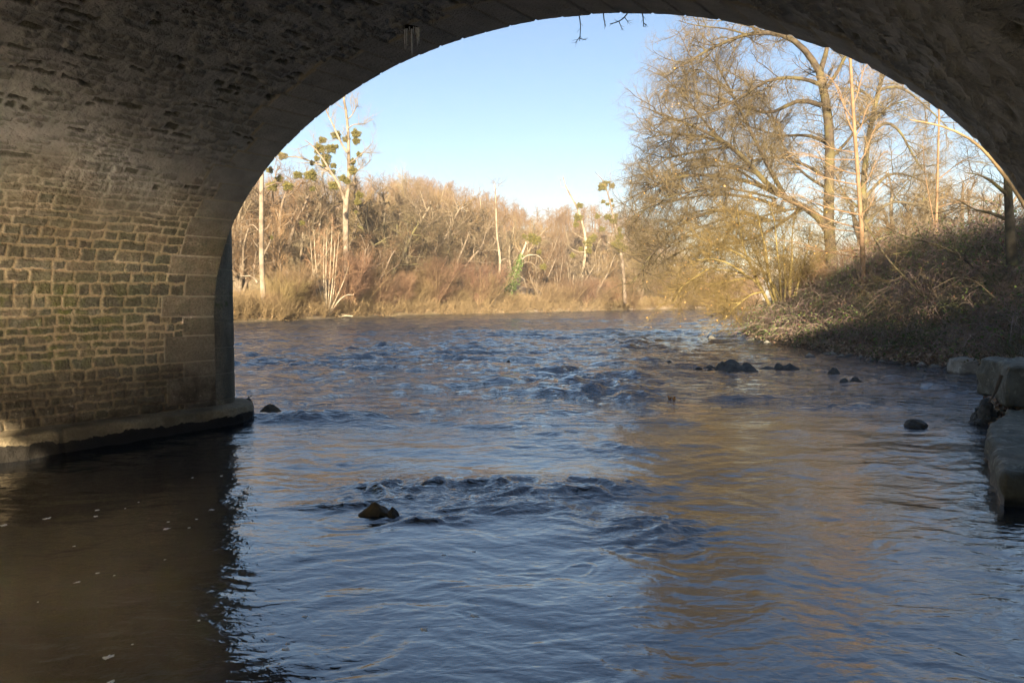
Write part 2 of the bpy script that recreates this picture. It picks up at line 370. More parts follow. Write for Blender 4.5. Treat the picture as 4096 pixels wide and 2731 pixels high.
def prof(th):
    r = np.polyval(cf, np.clip(th, th_lo, th_hi)); r = np.where(th > th_hi, 1 + (r - 1) * np.clip((math.pi - th) / max(math.pi - th_hi, 1e-6), 0, 1), r)
    X = c0 + a0 * np.cos(th) * r; Z = z0 + b0 * np.sin(th) * r
    X = X + 1.0 * np.clip((th_lo - th) / th_lo, 0, 1) ** 1.5
    return X, Z
tt = np.linspace(math.pi, 0, 1200); pX, pZ = prof(tt)
pX = np.concatenate([[pX[0], pX[0]], pX, [pX[-1], pX[-1]]]); pZ = np.concatenate([[-3.6, -2.5], pZ, [-2.5, -3.6]])
sl = np.concatenate([[0], np.cumsum(np.hypot(np.diff(pX), np.diff(pZ)))]); sl -= sl[1]
XL = pX[0]
def at_s(s): return np.interp(s, sl, pX), np.interp(s, sl, pZ)
s_arr = np.concatenate([np.arange(-1.0, 14.6, .0185), np.arange(14.6, sl[-1], .06)])
YU = -13.8
y_arr = np.concatenate([np.linspace(YU, -.9, 90, endpoint=False), np.arange(-.9, 2, .03), np.arange(2, D - .02, .0185), [D - .02, D]])
S, Y = np.meshgrid(s_arr, y_arr, indexing='ij')
rng = np.random.default_rng(7)
def stones(S, Y, hm, lmin, lmax, seed, wob):
    r = np.random.default_rng(seed)
    hs_ = hm * (.55 + .95 * r.beta(2, 2, 300)); cb = np.concatenate([[0], np.cumsum(hs_)]) - 2.0
    s2 = S + wob * fbm(Y * .9, S * 1.3, seed, 3) + .034 * fbm(Y * 5, S * 5, seed + 3, 3) + .010 * fbm(Y * 17, S * 17, seed + 4, 2)
    ci = np.clip(np.searchsorted(cb, s2.ravel()) - 1, 0, 299)
    y2 = (Y + .03 * fbm(Y * 4, S * 6, seed + 6, 2)).ravel() + 10
    nper = 120; B = []
    for k in range(300):
        w = lmin + (lmax - lmin) * r.beta(1.3, 2.2, nper); B.append(np.minimum(np.cumsum(w) - r.uniform(0, lmax), 999) + k * 1000)
    B = np.concatenate(B); key = y2 + ci * 1000; bi = np.clip(np.searchsorted(B, key), 1, len(B) - 1)
    dl = key - B[bi - 1]; dr = B[bi] - key; du = np.minimum(dl, dr); dv = np.minimum(s2.ravel() - cb[ci], cb[ci + 1] - s2.ravel())
    k = .035; q = np.maximum(k - du, 0) ** 2 + np.maximum(k - dv, 0) ** 2
    d = np.where((du < k) | (dv < k), k - np.sqrt(q), np.minimum(du, dv))
    rn = hsh(bi, ci, seed); rn2 = hsh(bi, ci, seed + 1); rn3 = hsh(bi, ci, seed + 2)
    tilt = ((s2.ravel() - cb[ci]) / hs_[ci] - .5)
    sh = S.shape; return [q_.reshape(sh) for q_ in (d, rn, rn2, rn3, tilt)]
dA, rA, rA2, rA3, tA = stones(S, Y, .165, .16, .62, 11, .05)
dB, rB, rB2, rB3, tB = stones(S, Y, .125, .12, .50, 23, .12)
zone = sst(3.5, 5.6, S + .5 * fbm(S * .8, Y * .8, 60, 3))
fn = fbm(S * 14, Y * 14, 61, 3); fm = fbm(S * 4, Y * 4, 62, 4); fl = fbm(S * 1.1, Y * 1.1, 63, 3)
jt = .016 + .020 * fm + .012 * fn
mA = sst(-.002, .010, dA - jt); fr_ = 1 - 2 * np.abs(fbm(S * 9 + rA * 31, Y * 9 + rA2 * 17, 66, 3)); hA = mA * (.008 + .024 * rA2 + .030 * (rA3 - .5) * tA * 2 + .014 * fr_) + .011 * fn + .016 * fm
show = sst(.12, .45, rB3 + .45 * fl + .2 * fm)              # how far mortar was smeared over the stones
mB = sst(-.002, .018, dB - .02 - .014 * fm) * show
pit = ((rB < .21) & (rB3 > .28)) * sst(0, .014, dB - .014 - .02 * rB2)
rdg = 1 - 2 * np.abs(fbm(S * 10 + rB * 9, Y * 5, 68, 4)); hB = mB * (.012 + .030 * rB2 + .03 * (rB3 - .5) * tB) - pit * (.030 + .05 * rB2) + .024 * fn + .024 * fm + .018 * fl + .009 * rdg * (.4 + .6 * mB)
mB = np.maximum(mB * .6, pit)
# the smooth far rim of the vault: pitted stones get rarer towards the arris
mask = mA * (1 - zone) + mB * zone; hgt = hA * (1 - zone) + hB * zone; rnd_ = np.where(zone > .5, np.where(pit > .4, .05, rB), rA)
# ashlar quoins along the arris
bh = np.array([.36, .52, .50, .30, .50, .36, .40, .42, .38] + [.42] * 60); bb = np.concatenate([[-1.1, -.35], -.35 + np.cumsum(bh)])
bi = np.clip(np.searchsorted(bb, S.ravel()) - 1, 0, len(bb) - 2).reshape(S.shape)
wq = np.where(bi % 2 == 0, .62, 1.02) + .10 * (hsh(bi, bi * 0, 5) - .5)
wq = np.where(S > 3.4, .55 + .45 * hsh(bi, bi * 0, 6), wq)
de = D - Y; dq = np.minimum(np.minimum(S - bb[bi], bb[bi + 1] - S), wq - de)
ash = (de < wq).astype(float); mq = sst(.008, .020, dq + .005 * fm)
mask = mask * (1 - ash) + mq * ash; hgt = hgt * (1 - ash) + ash * (.024 + .020 * mq + .004 * fn + .005 * fm + .012 * (hsh(bi, bi * 0, 8) - .5))
rnd_ = rnd_ * (1 - ash) + ash * hsh(bi, bi * 0, 9)
damp = 1 - sst(.95, 1.5, S + .22 * fbm(Y * 1.3, S * 2, 70, 3)); moss = sst(1.2, 1.6, S) * (1 - sst(2.4, 3.1, S)) * (1 - sst(5.0, 6.8, Y)) * (1 - ash)
# weep hole
def hit(px, py):
    b = to_b(ray(px, py)); t = np.linspace(1, 30, 6000); X = b[0] * t; Z = b[2] * t
    th = np.arctan2((Z - z0) / b0, (X - c0) / a0); r = np.hypot((Z - z0) / b0, (X - c0) / a0); i = np.argmax(r > np.polyval(cf, np.clip(th, th_lo, th_hi)))
    p = b * t[i]; j = np.argmin((pX - p[0]) ** 2 + (pZ - p[2]) ** 2); return p, sl[j]
hp, hs0 = hit(1646, 112)
rh = np.hypot(S - hs0, (Y - hp[1]) * .75); hgt = hgt * sst(.05, .2, rh) - .16 * (1 - sst(.055, .085, rh)) + .03 * np.exp(-((rh - .11) / .03) ** 2)
for (qx, qy, qr) in ((922, 657, .11), (845, 282, .10), (3690, 245, .13)):
    p_, s_ = hit(qx, qy); rr_ = np.hypot((S - s_) / .55, (Y - p_[1])); k_ = 1 - sst(qr * .6, qr, rr_ + .03 * fm); hgt = hgt - .07 * k_; mask = np.maximum(mask, k_); rnd_ = np.where(k_ > .5, 0, rnd_)
X0, Z0 = at_s(S); dX_, dZ_ = at_s(S + .02); nx = (dZ_ - Z0); nz = -(dX_ - X0); nl = np.hypot(nx, nz) + 1e-9
# inward normal of the opening
nx, nz = nx / nl, nz / nl
sgn = np.where((c0 - X0) * nx + (z0 - Z0) * nz > 0, 1, -1)
hgt = hgt - .03
VX, VZ = X0 + nx * hgt * sgn, Z0 + nz * hgt * sgn
V = BW(VX, Y, VZ + H)
bridge = thing('stone_bridge', 'old rubble stone arch bridge over the river, seen from under its vault', 'bridge', (0, 0, 0))
mesh_obj('vault', V, grid_faces(*S.shape), M['masonry'], bridge, smooth=True,
         attrs={'mask': mask, 'rnd': rnd_, 'zone': zone * (1 - ash), 'ashlar': ash, 'zonetwo': zone, 'damp': damp, 'moss': moss})
print('vault verts', S.size)

def strip(name, mat, path, prof_, parent=bridge, closed=False, smooth=True):
    """sweep profile (offset, z) along plan path [(x, y, nx, ny)] in the bridge frame"""
    path = np.array(path); pr = np.array(prof_)
    Xp = path[:, None, 0] + path[:, None, 2] * pr[None, :, 0]; Yp = path[:, None, 1] + path[:, None, 3] * pr[None, :, 0]
    Zp = np.repeat(pr[None, :, 1], len(path), 0)
    return Xp, Yp, Zp
# pier nose beyond the downstream face
RN = .75; pth = []
for i in range(40):
    a = math.radians(90 * i / 39); pth.append((XL - RN + RN * math.cos(a), D + .002 + RN * math.sin(a), math.cos(a), math.sin(a)))
for i in range(1, 30): pth.append((XL - RN - .1 * i, D + .002 + RN, 0, 1))
zz = np.arange(-1.5, 5.2, .03)
Xp, Yp, Zp = strip('x', None, pth, [(0, z) for z in zz])
pp = np.array(pth); arc = np.concatenate([[0], np.cumsum(np.hypot(np.diff(pp[:, 0]), np.diff(pp[:, 1])))])[:, None] + 0 * Zp
dz = np.abs(((Zp / .52) % 1) - .5); hh = .004 * fbm(arc * 12, Zp * 12, 81, 3) + .006 * fbm(arc * 2, Zp * 2, 82, 3) - .012 * sst(.465, .49, dz)
Xp += pp[:, None, 2] * hh; Yp += pp[:, None, 3] * hh
mesh_obj('cutwater', BW(Xp, Yp, Zp), grid_faces(*Xp.shape), M['nose'], bridge, smooth=True)
capn = np.array([(p[0], p[1]) for p in pth] + [(XL - RN - 2.9, D)]); cv = BW(capn[:, 0], capn[:, 1], np.full(len(capn), 5.17)); top = BW(np.array([XL - RN - 1.0]), np.array([D]), np.array([5.9]))
nC = len(cv); mesh_obj('cutwater_cap', np.concatenate([cv, top]), [np.array([(i, (i + 1) % nC, nC) for i in range(nC)])], M['nose'], bridge)
# footing ledge
pth = [(XL, y, 1, 0) for y in np.arange(YU, D - .02, .04)]
for i in range(70):
    a = math.radians(90 * i / 69); pth.append((XL - RN + RN * math.cos(a), D + .002 + RN * math.sin(a), math.cos(a), math.sin(a)))
for i in range(1, 60): pth.append((XL - RN - .05 * i, D + .002 + RN, 0, 1))
pr = [(-.1, .43), (.0, .425), (.08, .418), (.16, .41), (.24, .402), (.30, .395), (.335, .382), (.35, .36)] + [(.352 + .0, z) for z in np.arange(.33, -.3, -.03)]
Xp, Yp, Zp = strip('x', None, pth, pr)
pp = np.array(pth); arc = np.concatenate([[0], np.cumsum(np.hypot(np.diff(pp[:, 0]), np.diff(pp[:, 1])))])[:, None] + 0 * Zp
off = np.array(pr)[None, :, 0]; w_ = sst(.05, .3, off)
hh = w_ * (.030 * fbm(arc * 7, Zp * 7, 91, 4) + .045 * fbm(arc * 1.5, Zp * 2, 92, 3))
jj = np.abs(((arc + .4) / 1.9) % 1 - .5); hh = hh - w_ * .03 * sst(.488, .496, jj)
Xp += pp[:, None, 2] * hh; Yp += pp[:, None, 3] * hh; Zp += w_ * .035 * fbm(arc * 5, off * 9 + 0 * Zp, 95, 3)
mesh_obj('footing', BW(Xp, Yp, Zp), grid_faces(*Xp.shape), M['ledge'], bridge, smooth=True)
# spandrel faces, second arch, deck and parapets
def bot(x, c):
    q = np.clip(1 - ((x - c) / (a0 + .12)) ** 2, 0, None); return np.where(q > 0, z0 + (b0 + .12) * np.sqrt(q) + H, -1.5)
cB = XL - 3.0 - a0
xs_ = np.unique(np.concatenate([np.linspace(-46, 70, 180), [XL - .13, XL - .12, 1.12, 1.13, cB - a0 - .121, cB + a0 + .121], c0 + (a0 + .12) * np.cos(np.linspace(0, math.pi, 60)), cB + (a0 + .12) * np.cos(np.linspace(0, math.pi, 60))]))
th_x, th_z = prof(np.linspace(math.pi, 0, 400)); o_ = np.argsort(th_x)
lowA = np.where((xs_ > th_x.min() - .125) & (xs_ < 1.125), np.interp(xs_, th_x[o_], th_z[o_]) + H + .10, -1.5); low = np.where(np.abs(xs_ - cB) < a0 + .12, bot(xs_, cB), lowA)
for nm, yy in (('spandrel_wall', D + .0), ('spandrel_wall', YU)):
    y0, y1 = (yy - .35, yy + .0) if yy > 0 else (yy, yy + .35)
    Vv = []; 
    for (yq, zq) in ((y0, low), (y1, low), (y1, np.full_like(xs_, 6.95)), (y0, np.full_like(xs_, 6.95))): Vv.append(BW(xs_, np.full_like(xs_, yq), zq))
    n = len(xs_); Vv = np.concatenate(Vv); fs = []
    for q in range(4):
        b1, b2 = q * n, ((q + 1) % 4) * n; fs.append(np.stack([np.arange(n - 1) + b1, np.arange(1, n) + b1, np.arange(1, n) + b2, np.arange(n - 1) + b2], -1))
    mesh_obj(nm, Vv, np.concatenate(fs), M['plain'], bridge)
def bbox(name, x0, x1, y0, y1, z0_, z1, mat, parent=bridge):
    v_ = [BW(np.float64(x), np.float64(y), np.float64(z)) for x in (x0, x1) for y in (y0, y1) for z in (z0_, z1)]
    return mesh_obj(name, np.array(v_), np.array([(0, 1, 3, 2), (4, 6, 7, 5), (0, 4, 5, 1), (2, 3, 7, 6), (0, 2, 6, 4), (1, 5, 7, 3)]), mat, parent)
bbox('road_deck', -46, 70, YU + .36, D - .36, 6.75, 6.93, M['asphalt'])
bbox('parapet', -46, 70, D - .4, D + .06, 6.96, 8.3, M['plain']); bbox('parapet', -46, 70, YU - .06, YU + .4, 6.96, 8.3, M['plain'])
tq = np.linspace(math.pi, 0, 60); xq = np.concatenate([[cB - a0], cB + a0 * np.cos(tq), [cB + a0]]); zq = np.concatenate([[-1.5], z0 + b0 * np.sin(tq) + H, [-1.5]])
Vq = np.stack([BW(xq, np.full_like(xq, YU + .02), zq), BW(xq, np.full_like(xq, D - .02), zq)], 0); mesh_obj('side_vault', Vq, grid_faces(2, len(xq)), M['plain'], bridge)
# black cup in the weep hole: its inner shade put into the colour
hc = BW(np.float64(hp[0]), np.float64(hp[1]), np.float64(hp[2] + H)); jn = np.argmin((pX - hp[0]) ** 2 + (pZ - hp[2]) ** 2)
tg = np.array([pX[jn + 2] - pX[jn - 2], pZ[jn + 2] - pZ[jn - 2]]); tg /= np.linalg.norm(tg); nr = np.array([tg[1], -tg[0]])
if (c0 - hp[0]) * nr[0] + (z0 - hp[2]) * nr[1] > 0: nr = -nr
vs_ = []
for dd, rr in ((-.005, .075), (.12, .07), (.121, .0)):
    for i in range(20):
        a = 2 * math.pi * i / 20; o1, o2 = rr * math.cos(a), rr * 1.25 * math.sin(a)
        vs_.append(BW(np.float64(hp[0] + nr[0] * dd + tg[0] * o1), np.float64(hp[1] + o2), np.float64(hp[2] + H + nr[1] * dd + tg[1] * o1)))
fs_ = [(r_ * 20 + i, r_ * 20 + (i + 1) % 20, (r_ + 1) * 20 + (i + 1) % 20, (r_ + 1) * 20 + i) for r_ in range(2) for i in range(20)]
mesh_obj('weep_hole', np.array(vs_), np.array(fs_), M['black'], bridge)
# icicles
hd = float((hc - np.array([0, 0, H]))[1])
def tubes(Pn, R, sides):
    """Pn (n,k,3), R (n,k) -> verts, quads"""
    n, k, _ = Pn.shape
    T = np.empty_like(Pn); T[:, 1:-1] = Pn[:, 2:] - Pn[:, :-2]; T[:, 0] = Pn[:, 1] - Pn[:, 0]; T[:, -1] = Pn[:, -1] - Pn[:, -2]
    T /= np.linalg.norm(T, axis=-1, keepdims=True) + 1e-9
    ref = np.where(np.abs(T[:, :1, 2:3]) > .8, np.array([1., 0, 0]), np.array([0, 0, 1.])); ref = np.broadcast_to(ref, T.shape)
    A = np.cross(T, ref); A /= np.linalg.norm(A, axis=-1, keepdims=True) + 1e-9; B = np.cross(T, A)
    an = np.arange(sides) * 2 * np.pi / sides
    V = Pn[:, :, None] + R[:, :, None, None] * (np.cos(an)[None, None, :, None] * A[:, :, None] + np.sin(an)[None, None, :, None] * B[:, :, None])
    i = np.arange(n * k * sides).reshape(n, k, sides); j = np.roll(i, -1, 2)
    Q = np.stack([i[:, :-1], j[:, :-1], j[:, 1:], i[:, 1:]], -1).reshape(-1, 4)
    return V.reshape(-1, 3), Q
def join(parts):
    Vs, Fs, o = [], [], 0
    for v_, f_ in parts: Vs.append(v_); Fs.append(f_ + o); o += len(v_)
    return np.concatenate(Vs), np.concatenate(Fs)
ICL = ['leftmost of the icicles under the weep hole', 'second icicle from the left under the weep hole', 'longest icicle, in the middle under the weep hole', 'second icicle from the right, long and thick', 'rightmost of the icicles under the weep hole',
       'short icicle stub in the mouth of the weep hole, left of the others', 'short icicle in the mouth of the weep hole, in the middle', 'short icicle in the mouth of the weep hole, on the right']
for k, (x_, y0_, y1_, w_) in enumerate([(1620, 118, 200, 5), (1628, 116, 190, 4.5), (1648, 118, 229, 6), (1670, 112, 187, 5.5), (1676, 112, 177, 6), (1638, 108, 126, 3.5), (1655, 108, 137, 3.5), (1664, 108, 142, 4)]):
    a = P(x_, y0_, hd); b = P(x_, y1_, hd); t_ = np.linspace(0, 1, 14); pn = a[None] * (1 - t_[:, None]) + b[None] * t_[:, None]
    r_ = (w_ / F * hd * .8) * (1 - t_ ** 1.6 * .85) * (1 + .25 * np.sin(t_ * 23 + k)); v_, f_ = tubes(pn[None], r_[None], 8)
    tag(mesh_obj('icicle', v_, f_, M['ice'], smooth=True), ICL[k], 'icicle', 'icicles hanging from the weep hole in the vault')

# ------------------------------------------------------------------ trees
def resample(Pt, R, k):
    d = np.concatenate([[0], np.cumsum(np.linalg.norm(np.diff(Pt, axis=0), axis=1))]); t = np.linspace(0, d[-1], k)
    o = np.stack([np.interp(t, d, Pt[:, j]) for j in range(3)], -1)
    if k > 4:
        o[1:-1] = .25 * o[:-2] + .5 * o[1:-1] + .25 * o[2:]
    return o, np.interp(t, d, R)
def child(rng, Pn, R, nper, t0, t1, L, ang, up, k, wob, r0, taper=.35, Lshape=None, out=None, curve=0.0):
    """grow nper children on each polyline"""
    n, kk, _ = Pn.shape; N = n * nper
    t = (t0 + (t1 - t0) * (np.tile(np.arange(nper), n) + rng.uniform(0, 1, N)) / nper)
    idx = np.repeat(np.arange(n), nper); f = t * (kk - 1); i0 = np.minimum(f.astype(int), kk - 2); w = (f - i0)[:, None]
    p = Pn[idx, i0] * (1 - w) + Pn[idx, i0 + 1] * w; pr = R[idx, i0] * (1 - w[:, 0]) + R[idx, i0 + 1] * w[:, 0]
    T = Pn[idx, i0 + 1] - Pn[idx, i0]; T /= np.linalg.norm(T, axis=1, keepdims=True) + 1e-9
    rv = rng.normal(size=(N, 3)); pe = np.cross(T, rv); pe /= np.linalg.norm(pe, axis=1, keepdims=True) + 1e-9
    a = np.radians(rng.normal(ang[0], ang[1], N))[:, None]; d = T * np.cos(a) + pe * np.sin(a)
    d[:, 2] += up; 
    if out is not None: d += out
    d /= np.linalg.norm(d, axis=1, keepdims=True)
    ln = L * rng.uniform(.55, 1.25, N)
    if Lshape is not None: ln = ln * Lshape(t)
    C = np.empty((N, k, 3)); C[:, 0] = p; st = (ln / (k - 1))[:, None]
    for j in range(1, k):
        C[:, j] = C[:, j - 1] + d * st
        d = d + rng.normal(size=(N, 3)) * wob; d[:, 2] += curve; d /= np.linalg.norm(d, axis=1, keepdims=True)
    r = np.minimum(pr * .75, r0 * rng.uniform(.75, 1.2, N)); RR = r[:, None] * (1 - (1 - taper) * np.linspace(0, 1, k)[None])
    return C, RR
def leaves(rng, C, n, size, asp=1.0, spread=.0):
    P0 = C[rng.integers(0, len(C), n), rng.integers(0, C.shape[1], n)] + rng.normal(size=(n, 3)) * spread
    a = rng.normal(size=(n, 3)); a /= np.linalg.norm(a, axis=1, keepdims=True); b = np.cross(a, rng.normal(size=(n, 3))); b /= np.linalg.norm(b, axis=1, keepdims=True)
    s = (size * rng.uniform(.6, 1.3, n))[:, None]; a = a * s * asp; b = b * s
    V = np.stack([P0 - a * .0, P0 + a * .5 + b * .5, P0 + a, P0 + a * .5 - b * .5], 1).reshape(-1, 3)
    return V, np.arange(4 * n).reshape(n, 4)
def clump(rng, c, r, n=None):
    n = n or int(900 + 1800 * r); d = rng.normal(size=(n, 3)); d /= np.linalg.norm(d, axis=1, keepdims=True)
    P0 = c + d * r * (rng.uniform(.12, 1, n) ** .45)[:, None] * np.array([1, 1, .88]) * (1 + .22 * np.sin(d[:, :1] * 5 + c[0]) + .15 * np.sin(d[:, 2:] * 7))
    a = d + rng.normal(size=(n, 3)) * .7; a /= np.linalg.norm(a, axis=1, keepdims=True); b = np.cross(a, rng.normal(size=(n, 3))); b /= np.linalg.norm(b, axis=1, keepdims=True)
    s = r * .11 * rng.uniform(.5, 1.5, (n, 1)) + .03; V = np.stack([P0 - a * s, P0 + b * s * .25, P0 + a * s, P0 - b * s * .25], 1).reshape(-1, 3)
    return V, np.arange(4 * n).reshape(n, 4)

def limbs_px(rng, lst, depth, k=10, dz=0.0):
    """lst: (points px, r0, r1[, depth drift])"""
    Ps, Rs = [], []
    for e in lst:
        pts, r0, r1 = e[:3]; dr = e[3] if len(e) > 3 else rng.uniform(-dz, dz)
        n = len(pts); q = np.array([P(a, b, depth + dr * i / max(n - 1, 1)) for i, (a, b) in enumerate(pts)])
        q, r = resample(q, np.linspace(r0, r1, n), k); Ps.append(q); Rs.append(r)
    return np.array(Ps), np.array(Rs)
def make_tree(name, label, cat, P0, R0, levels, seed, mt, mw, group=None, extra=None, base=None, sides0=8, crown_name='crown', chunk=0, skip0=True):
    rng = np.random.default_rng(seed)
    base = P0[0, 0].copy() if base is None else np.array(base)
    root = thing(name, label, cat, tuple(base), group)
    off = lambda v_: v_ - base
    parts = [tubes(P0, R0, sides0)]; tw = []
    if chunk:
        cp, cr = [], []
        for p_, r_ in zip(P0, R0):
            m_ = max(1, int(round(np.linalg.norm(np.diff(p_, axis=0), axis=1).sum() / chunk))); kk_ = p_.shape[0]; fine = np.linspace(0, kk_ - 1, m_ * 6 + 1)
            fp = np.stack([np.interp(fine, np.arange(kk_), p_[:, j]) for j in range(3)], -1); fr = np.interp(fine, np.arange(kk_), r_)
            for q in range(m_):
                if q == 0 and m_ > 1 and skip0: continue
                cp.append(fp[q * 6:q * 6 + 7]); cr.append(fr[q * 6:q * 6 + 7])
        cur = [(np.array(cp), np.array(cr))]; print(name, 'chunks', len(cp))
    else: cur = [(P0, R0)]; allC = None
    for li, lv in enumerate(levels):
        lv = dict(lv); sd = lv.pop('sides', 3); wood = lv.pop('wood', False); src = lv.pop('src', None)
        if src == 'all': Pn = None
        C, R = child(rng, cur[-1][0], cur[-1][1], **lv)
        (parts if wood else tw).append(tubes(C, R, sd)); cur.append((C, R))
    v_, f_ = join(parts); mesh_obj('trunk', off(v_), f_, mt, root, smooth=True)
    if tw:
        v_, f_ = join(tw); mesh_obj(crown_name, off(v_), f_, mw, root)
    if extra: extra(rng, root, base, cur)
    return root
def mistle(pxs, depth, dd=.8):
    def f(rng, root, base, cur):
        for (x_, y_, r_) in pxs:
            c = P(x_, y_, depth + rng.uniform(-dd, dd)); v_, q_ = clump(rng, c, r_ / F * depth * 1.05); mesh_obj('mistletoe_clump', v_ - base, q_, M['mistletoe'], root)
    return f
def leafy(n, size, mat, lv=-1, spread=.03, name='leaves'):
    def f(rng, root, base, cur):
        v_, q_ = leaves(rng, cur[lv][0], n, size, 1.3, spread); mesh_obj(name, v_ - base, q_, mat, root)
    return f
c3 = lambda l: [(900 + x * .6377, 350 + y * .6377) for x, y in l]
c4 = lambda l: [(1800 + x * .5102, 600 + y * .5102) for x, y in l]
c5 = lambda l: [(2400 + x * .8289, 50 + y * .8289) for x, y in l]
c7 = lambda l: [(900 + x * .2976, 900 + y * .2976) for x, y in l]
c8 = lambda l: [(2500 + x * .3189, 900 + y * .3189) for x, y in l]
rg = np.random.default_rng(3)

# ---- mistletoe poplar
dM = 108
lm = [([(1388, 1262), (1386, 1100), (1383, 980)] + c3([(757, 860), (755, 780), (760, 700)]), .48, .42, 0)] + [
    (c3([(760, 710), (775, 690), (778, 560), (775, 340), (768, 200), (745, 70), (735, 0), (728, -60)]), .34, .07, 1),
    (c3([(768, 200), (785, 190), (812, 150), (835, 100), (828, 70)]), .10, .03, 1),
    (c3([(770, 410), (745, 380), (720, 330), (680, 240), (655, 190), (630, 140), (622, 90)]), .20, .06, -2),
    (c3([(758, 720), (740, 690), (715, 600), (660, 530), (640, 480), (590, 420), (560, 370), (500, 330)]), .28, .05, -2),
    (c3([(650, 520), (600, 480), (525, 460), (440, 430), (380, 440), (330, 445)]), .14, .05, 1),
    (c3([(690, 570), (640, 520), (600, 500), (560, 470)]), .1, .04, 3), (c3([(776, 480), (830, 440), (880, 400), (930, 340)]), .09, .03, -3),
    (c3([(776, 560), (820, 530), (870, 500), (920, 450)]), .09, .03, 3), (c3([(770, 260), (810, 230), (870, 230), (930, 200)]), .08, .03, 2)]
Pm, Rm = limbs_px(rg, lm, dM, 12)
ms = [(700, 300, 28), (820, 290, 30), (765, 325, 25), (822, 335, 25), (610, 330, 22), (590, 385, 35), (665, 385, 30), (630, 440, 30), (575, 445, 18), (840, 420, 18), (800, 465, 22), (545, 475, 16), (680, 490, 18), (675, 530, 18), (800, 520, 28), (740, 570, 25), (770, 590, 22), (685, 615, 30), (840, 675, 25), (830, 718, 22), (820, 780, 10), (360, 430, 25), (630, 480, 22), (700, 370, 14)]
make_tree('poplar', 'tall bare poplar with many dark mistletoe balls, highest tree on the far left bank', 'tree', Pm, Rm,
          [dict(nper=7, t0=.25, t1=.98, L=2.6, ang=(50, 15), up=.15, k=5, wob=.16, r0=.05, sides=4), dict(nper=6, t0=.2, t1=1, L=1.3, ang=(42, 15), up=.1, k=4, wob=.2, r0=.024), dict(nper=4, t0=.2, t1=1, L=.7, ang=(38, 15), up=.05, k=3, wob=.2, r0=.014)], 101, M['bark_pale'], M['twig_grey'],
          extra=mistle([(900 + a * .6377, 350 + b * .6377, r * .6377) for a, b, r in ms], dM))
# ---- white poplar trunk by the pier
dW = 91
lw = [([(1058, 1236), (1049, 1140), (1046, 1040), (1045, 900), (1046, 760), (1048, 640), (1052, 520), (1056, 380)], .36, .22, 0),
      (c7([(440, 780), (400, 720), (340, 680), (215, 688)]), .14, .06, 1), (c7([(395, 700), (385, 620), (420, 350)]), .06, .03, 1), (c7([(440, 290), (400, 240), (335, 130)]), .07, .03, -1),
      (c7([(445, 70), (400, 10), (350, -10), (300, 20)]), .1, .04, 1), (c7([(505, 700), (520, 680), (550, 630)]), .05, .02, 1), (c7([(500, 90), (560, 50), (620, -60)]), .06, .03, 1),
      ([(1046, 760), (1080, 740), (1120, 730), (1190, 745)], .09, .03, 2), ([(1047, 640), (1080, 600), (1110, 640), (1130, 660)], .09, .03, 2)]
Pw, Rw = limbs_px(rg, lw, dW, 12)
make_tree('poplar', 'thick white-barked poplar trunk standing on the bank right beside the bridge pier', 'tree', Pw, Rw,
          [dict(nper=5, t0=.3, t1=1, L=1.8, ang=(50, 15), up=.1, k=5, wob=.2, r0=.035, sides=4), dict(nper=5, t0=.2, t1=1, L=.9, ang=(42, 15), up=.1, k=4, wob=.2, r0=.018)], 102, M['bark_pale'], M['twig_tan'],
          extra=mistle([(1118, 715, 16), (1090, 745, 20), (1150, 745, 18), (1080, 680, 14), (1245, 700, 22), (1190, 700, 16), (1208, 892, 10), (1085, 950, 9), (1250, 755, 11)], dW + 3, 4))
# ---- multi stemmed alder
dA_ = 99
st_ = [[(1290, 1120), (1220, 900), (1180, 600), (1165, 420), (1150, 200)], [(1340, 1150), (1270, 850), (1220, 550), (1200, 200), (1195, 60)], [(1355, 1160), (1330, 900), (1325, 500), (1330, 270), (1335, 60)], [(1370, 1150), (1400, 850), (1420, 450), (1437, 150), (1440, -80)],
       [(1365, 1100), (1355, 700), (1365, 250), (1370, 50)], [(1400, 1150), (1470, 850), (1500, 450), (1520, 300), (1535, 100)], [(1420, 1150), (1510, 950), (1600, 750), (1660, 560)], [(1400, 1130), (1440, 850), (1470, 400), (1480, 200)], [(1430, 1160), (1540, 1000), (1640, 930), (1730, 940)]]
Pa, Ra = limbs_px(rg, [(c7([(1362, 1225)] + s_), .17, .03, rg.uniform(-1.5, 1.5)) for s_ in st_] + [([(1303, 1276), (1306, 1265), (1308, 1255)], .5, .35, 0)], dA_, 12)
make_tree('alder', 'alder with a fan of slender pale stems rising from one stool at the far shore', 'tree', Pa, Ra,
          [dict(nper=12, t0=.3, t1=1, L=1.9, ang=(48, 12), up=.2, k=5, wob=.12, r0=.03, sides=3), dict(nper=6, t0=.2, t1=1, L=.9, ang=(40, 15), up=.1, k=4, wob=.2, r0=.016), dict(nper=3, t0=.2, t1=1, L=.5, ang=(38, 15), up=.05, k=3, wob=.2, r0=.011)], 103, M['bark_pale'], M['twig_rust'])
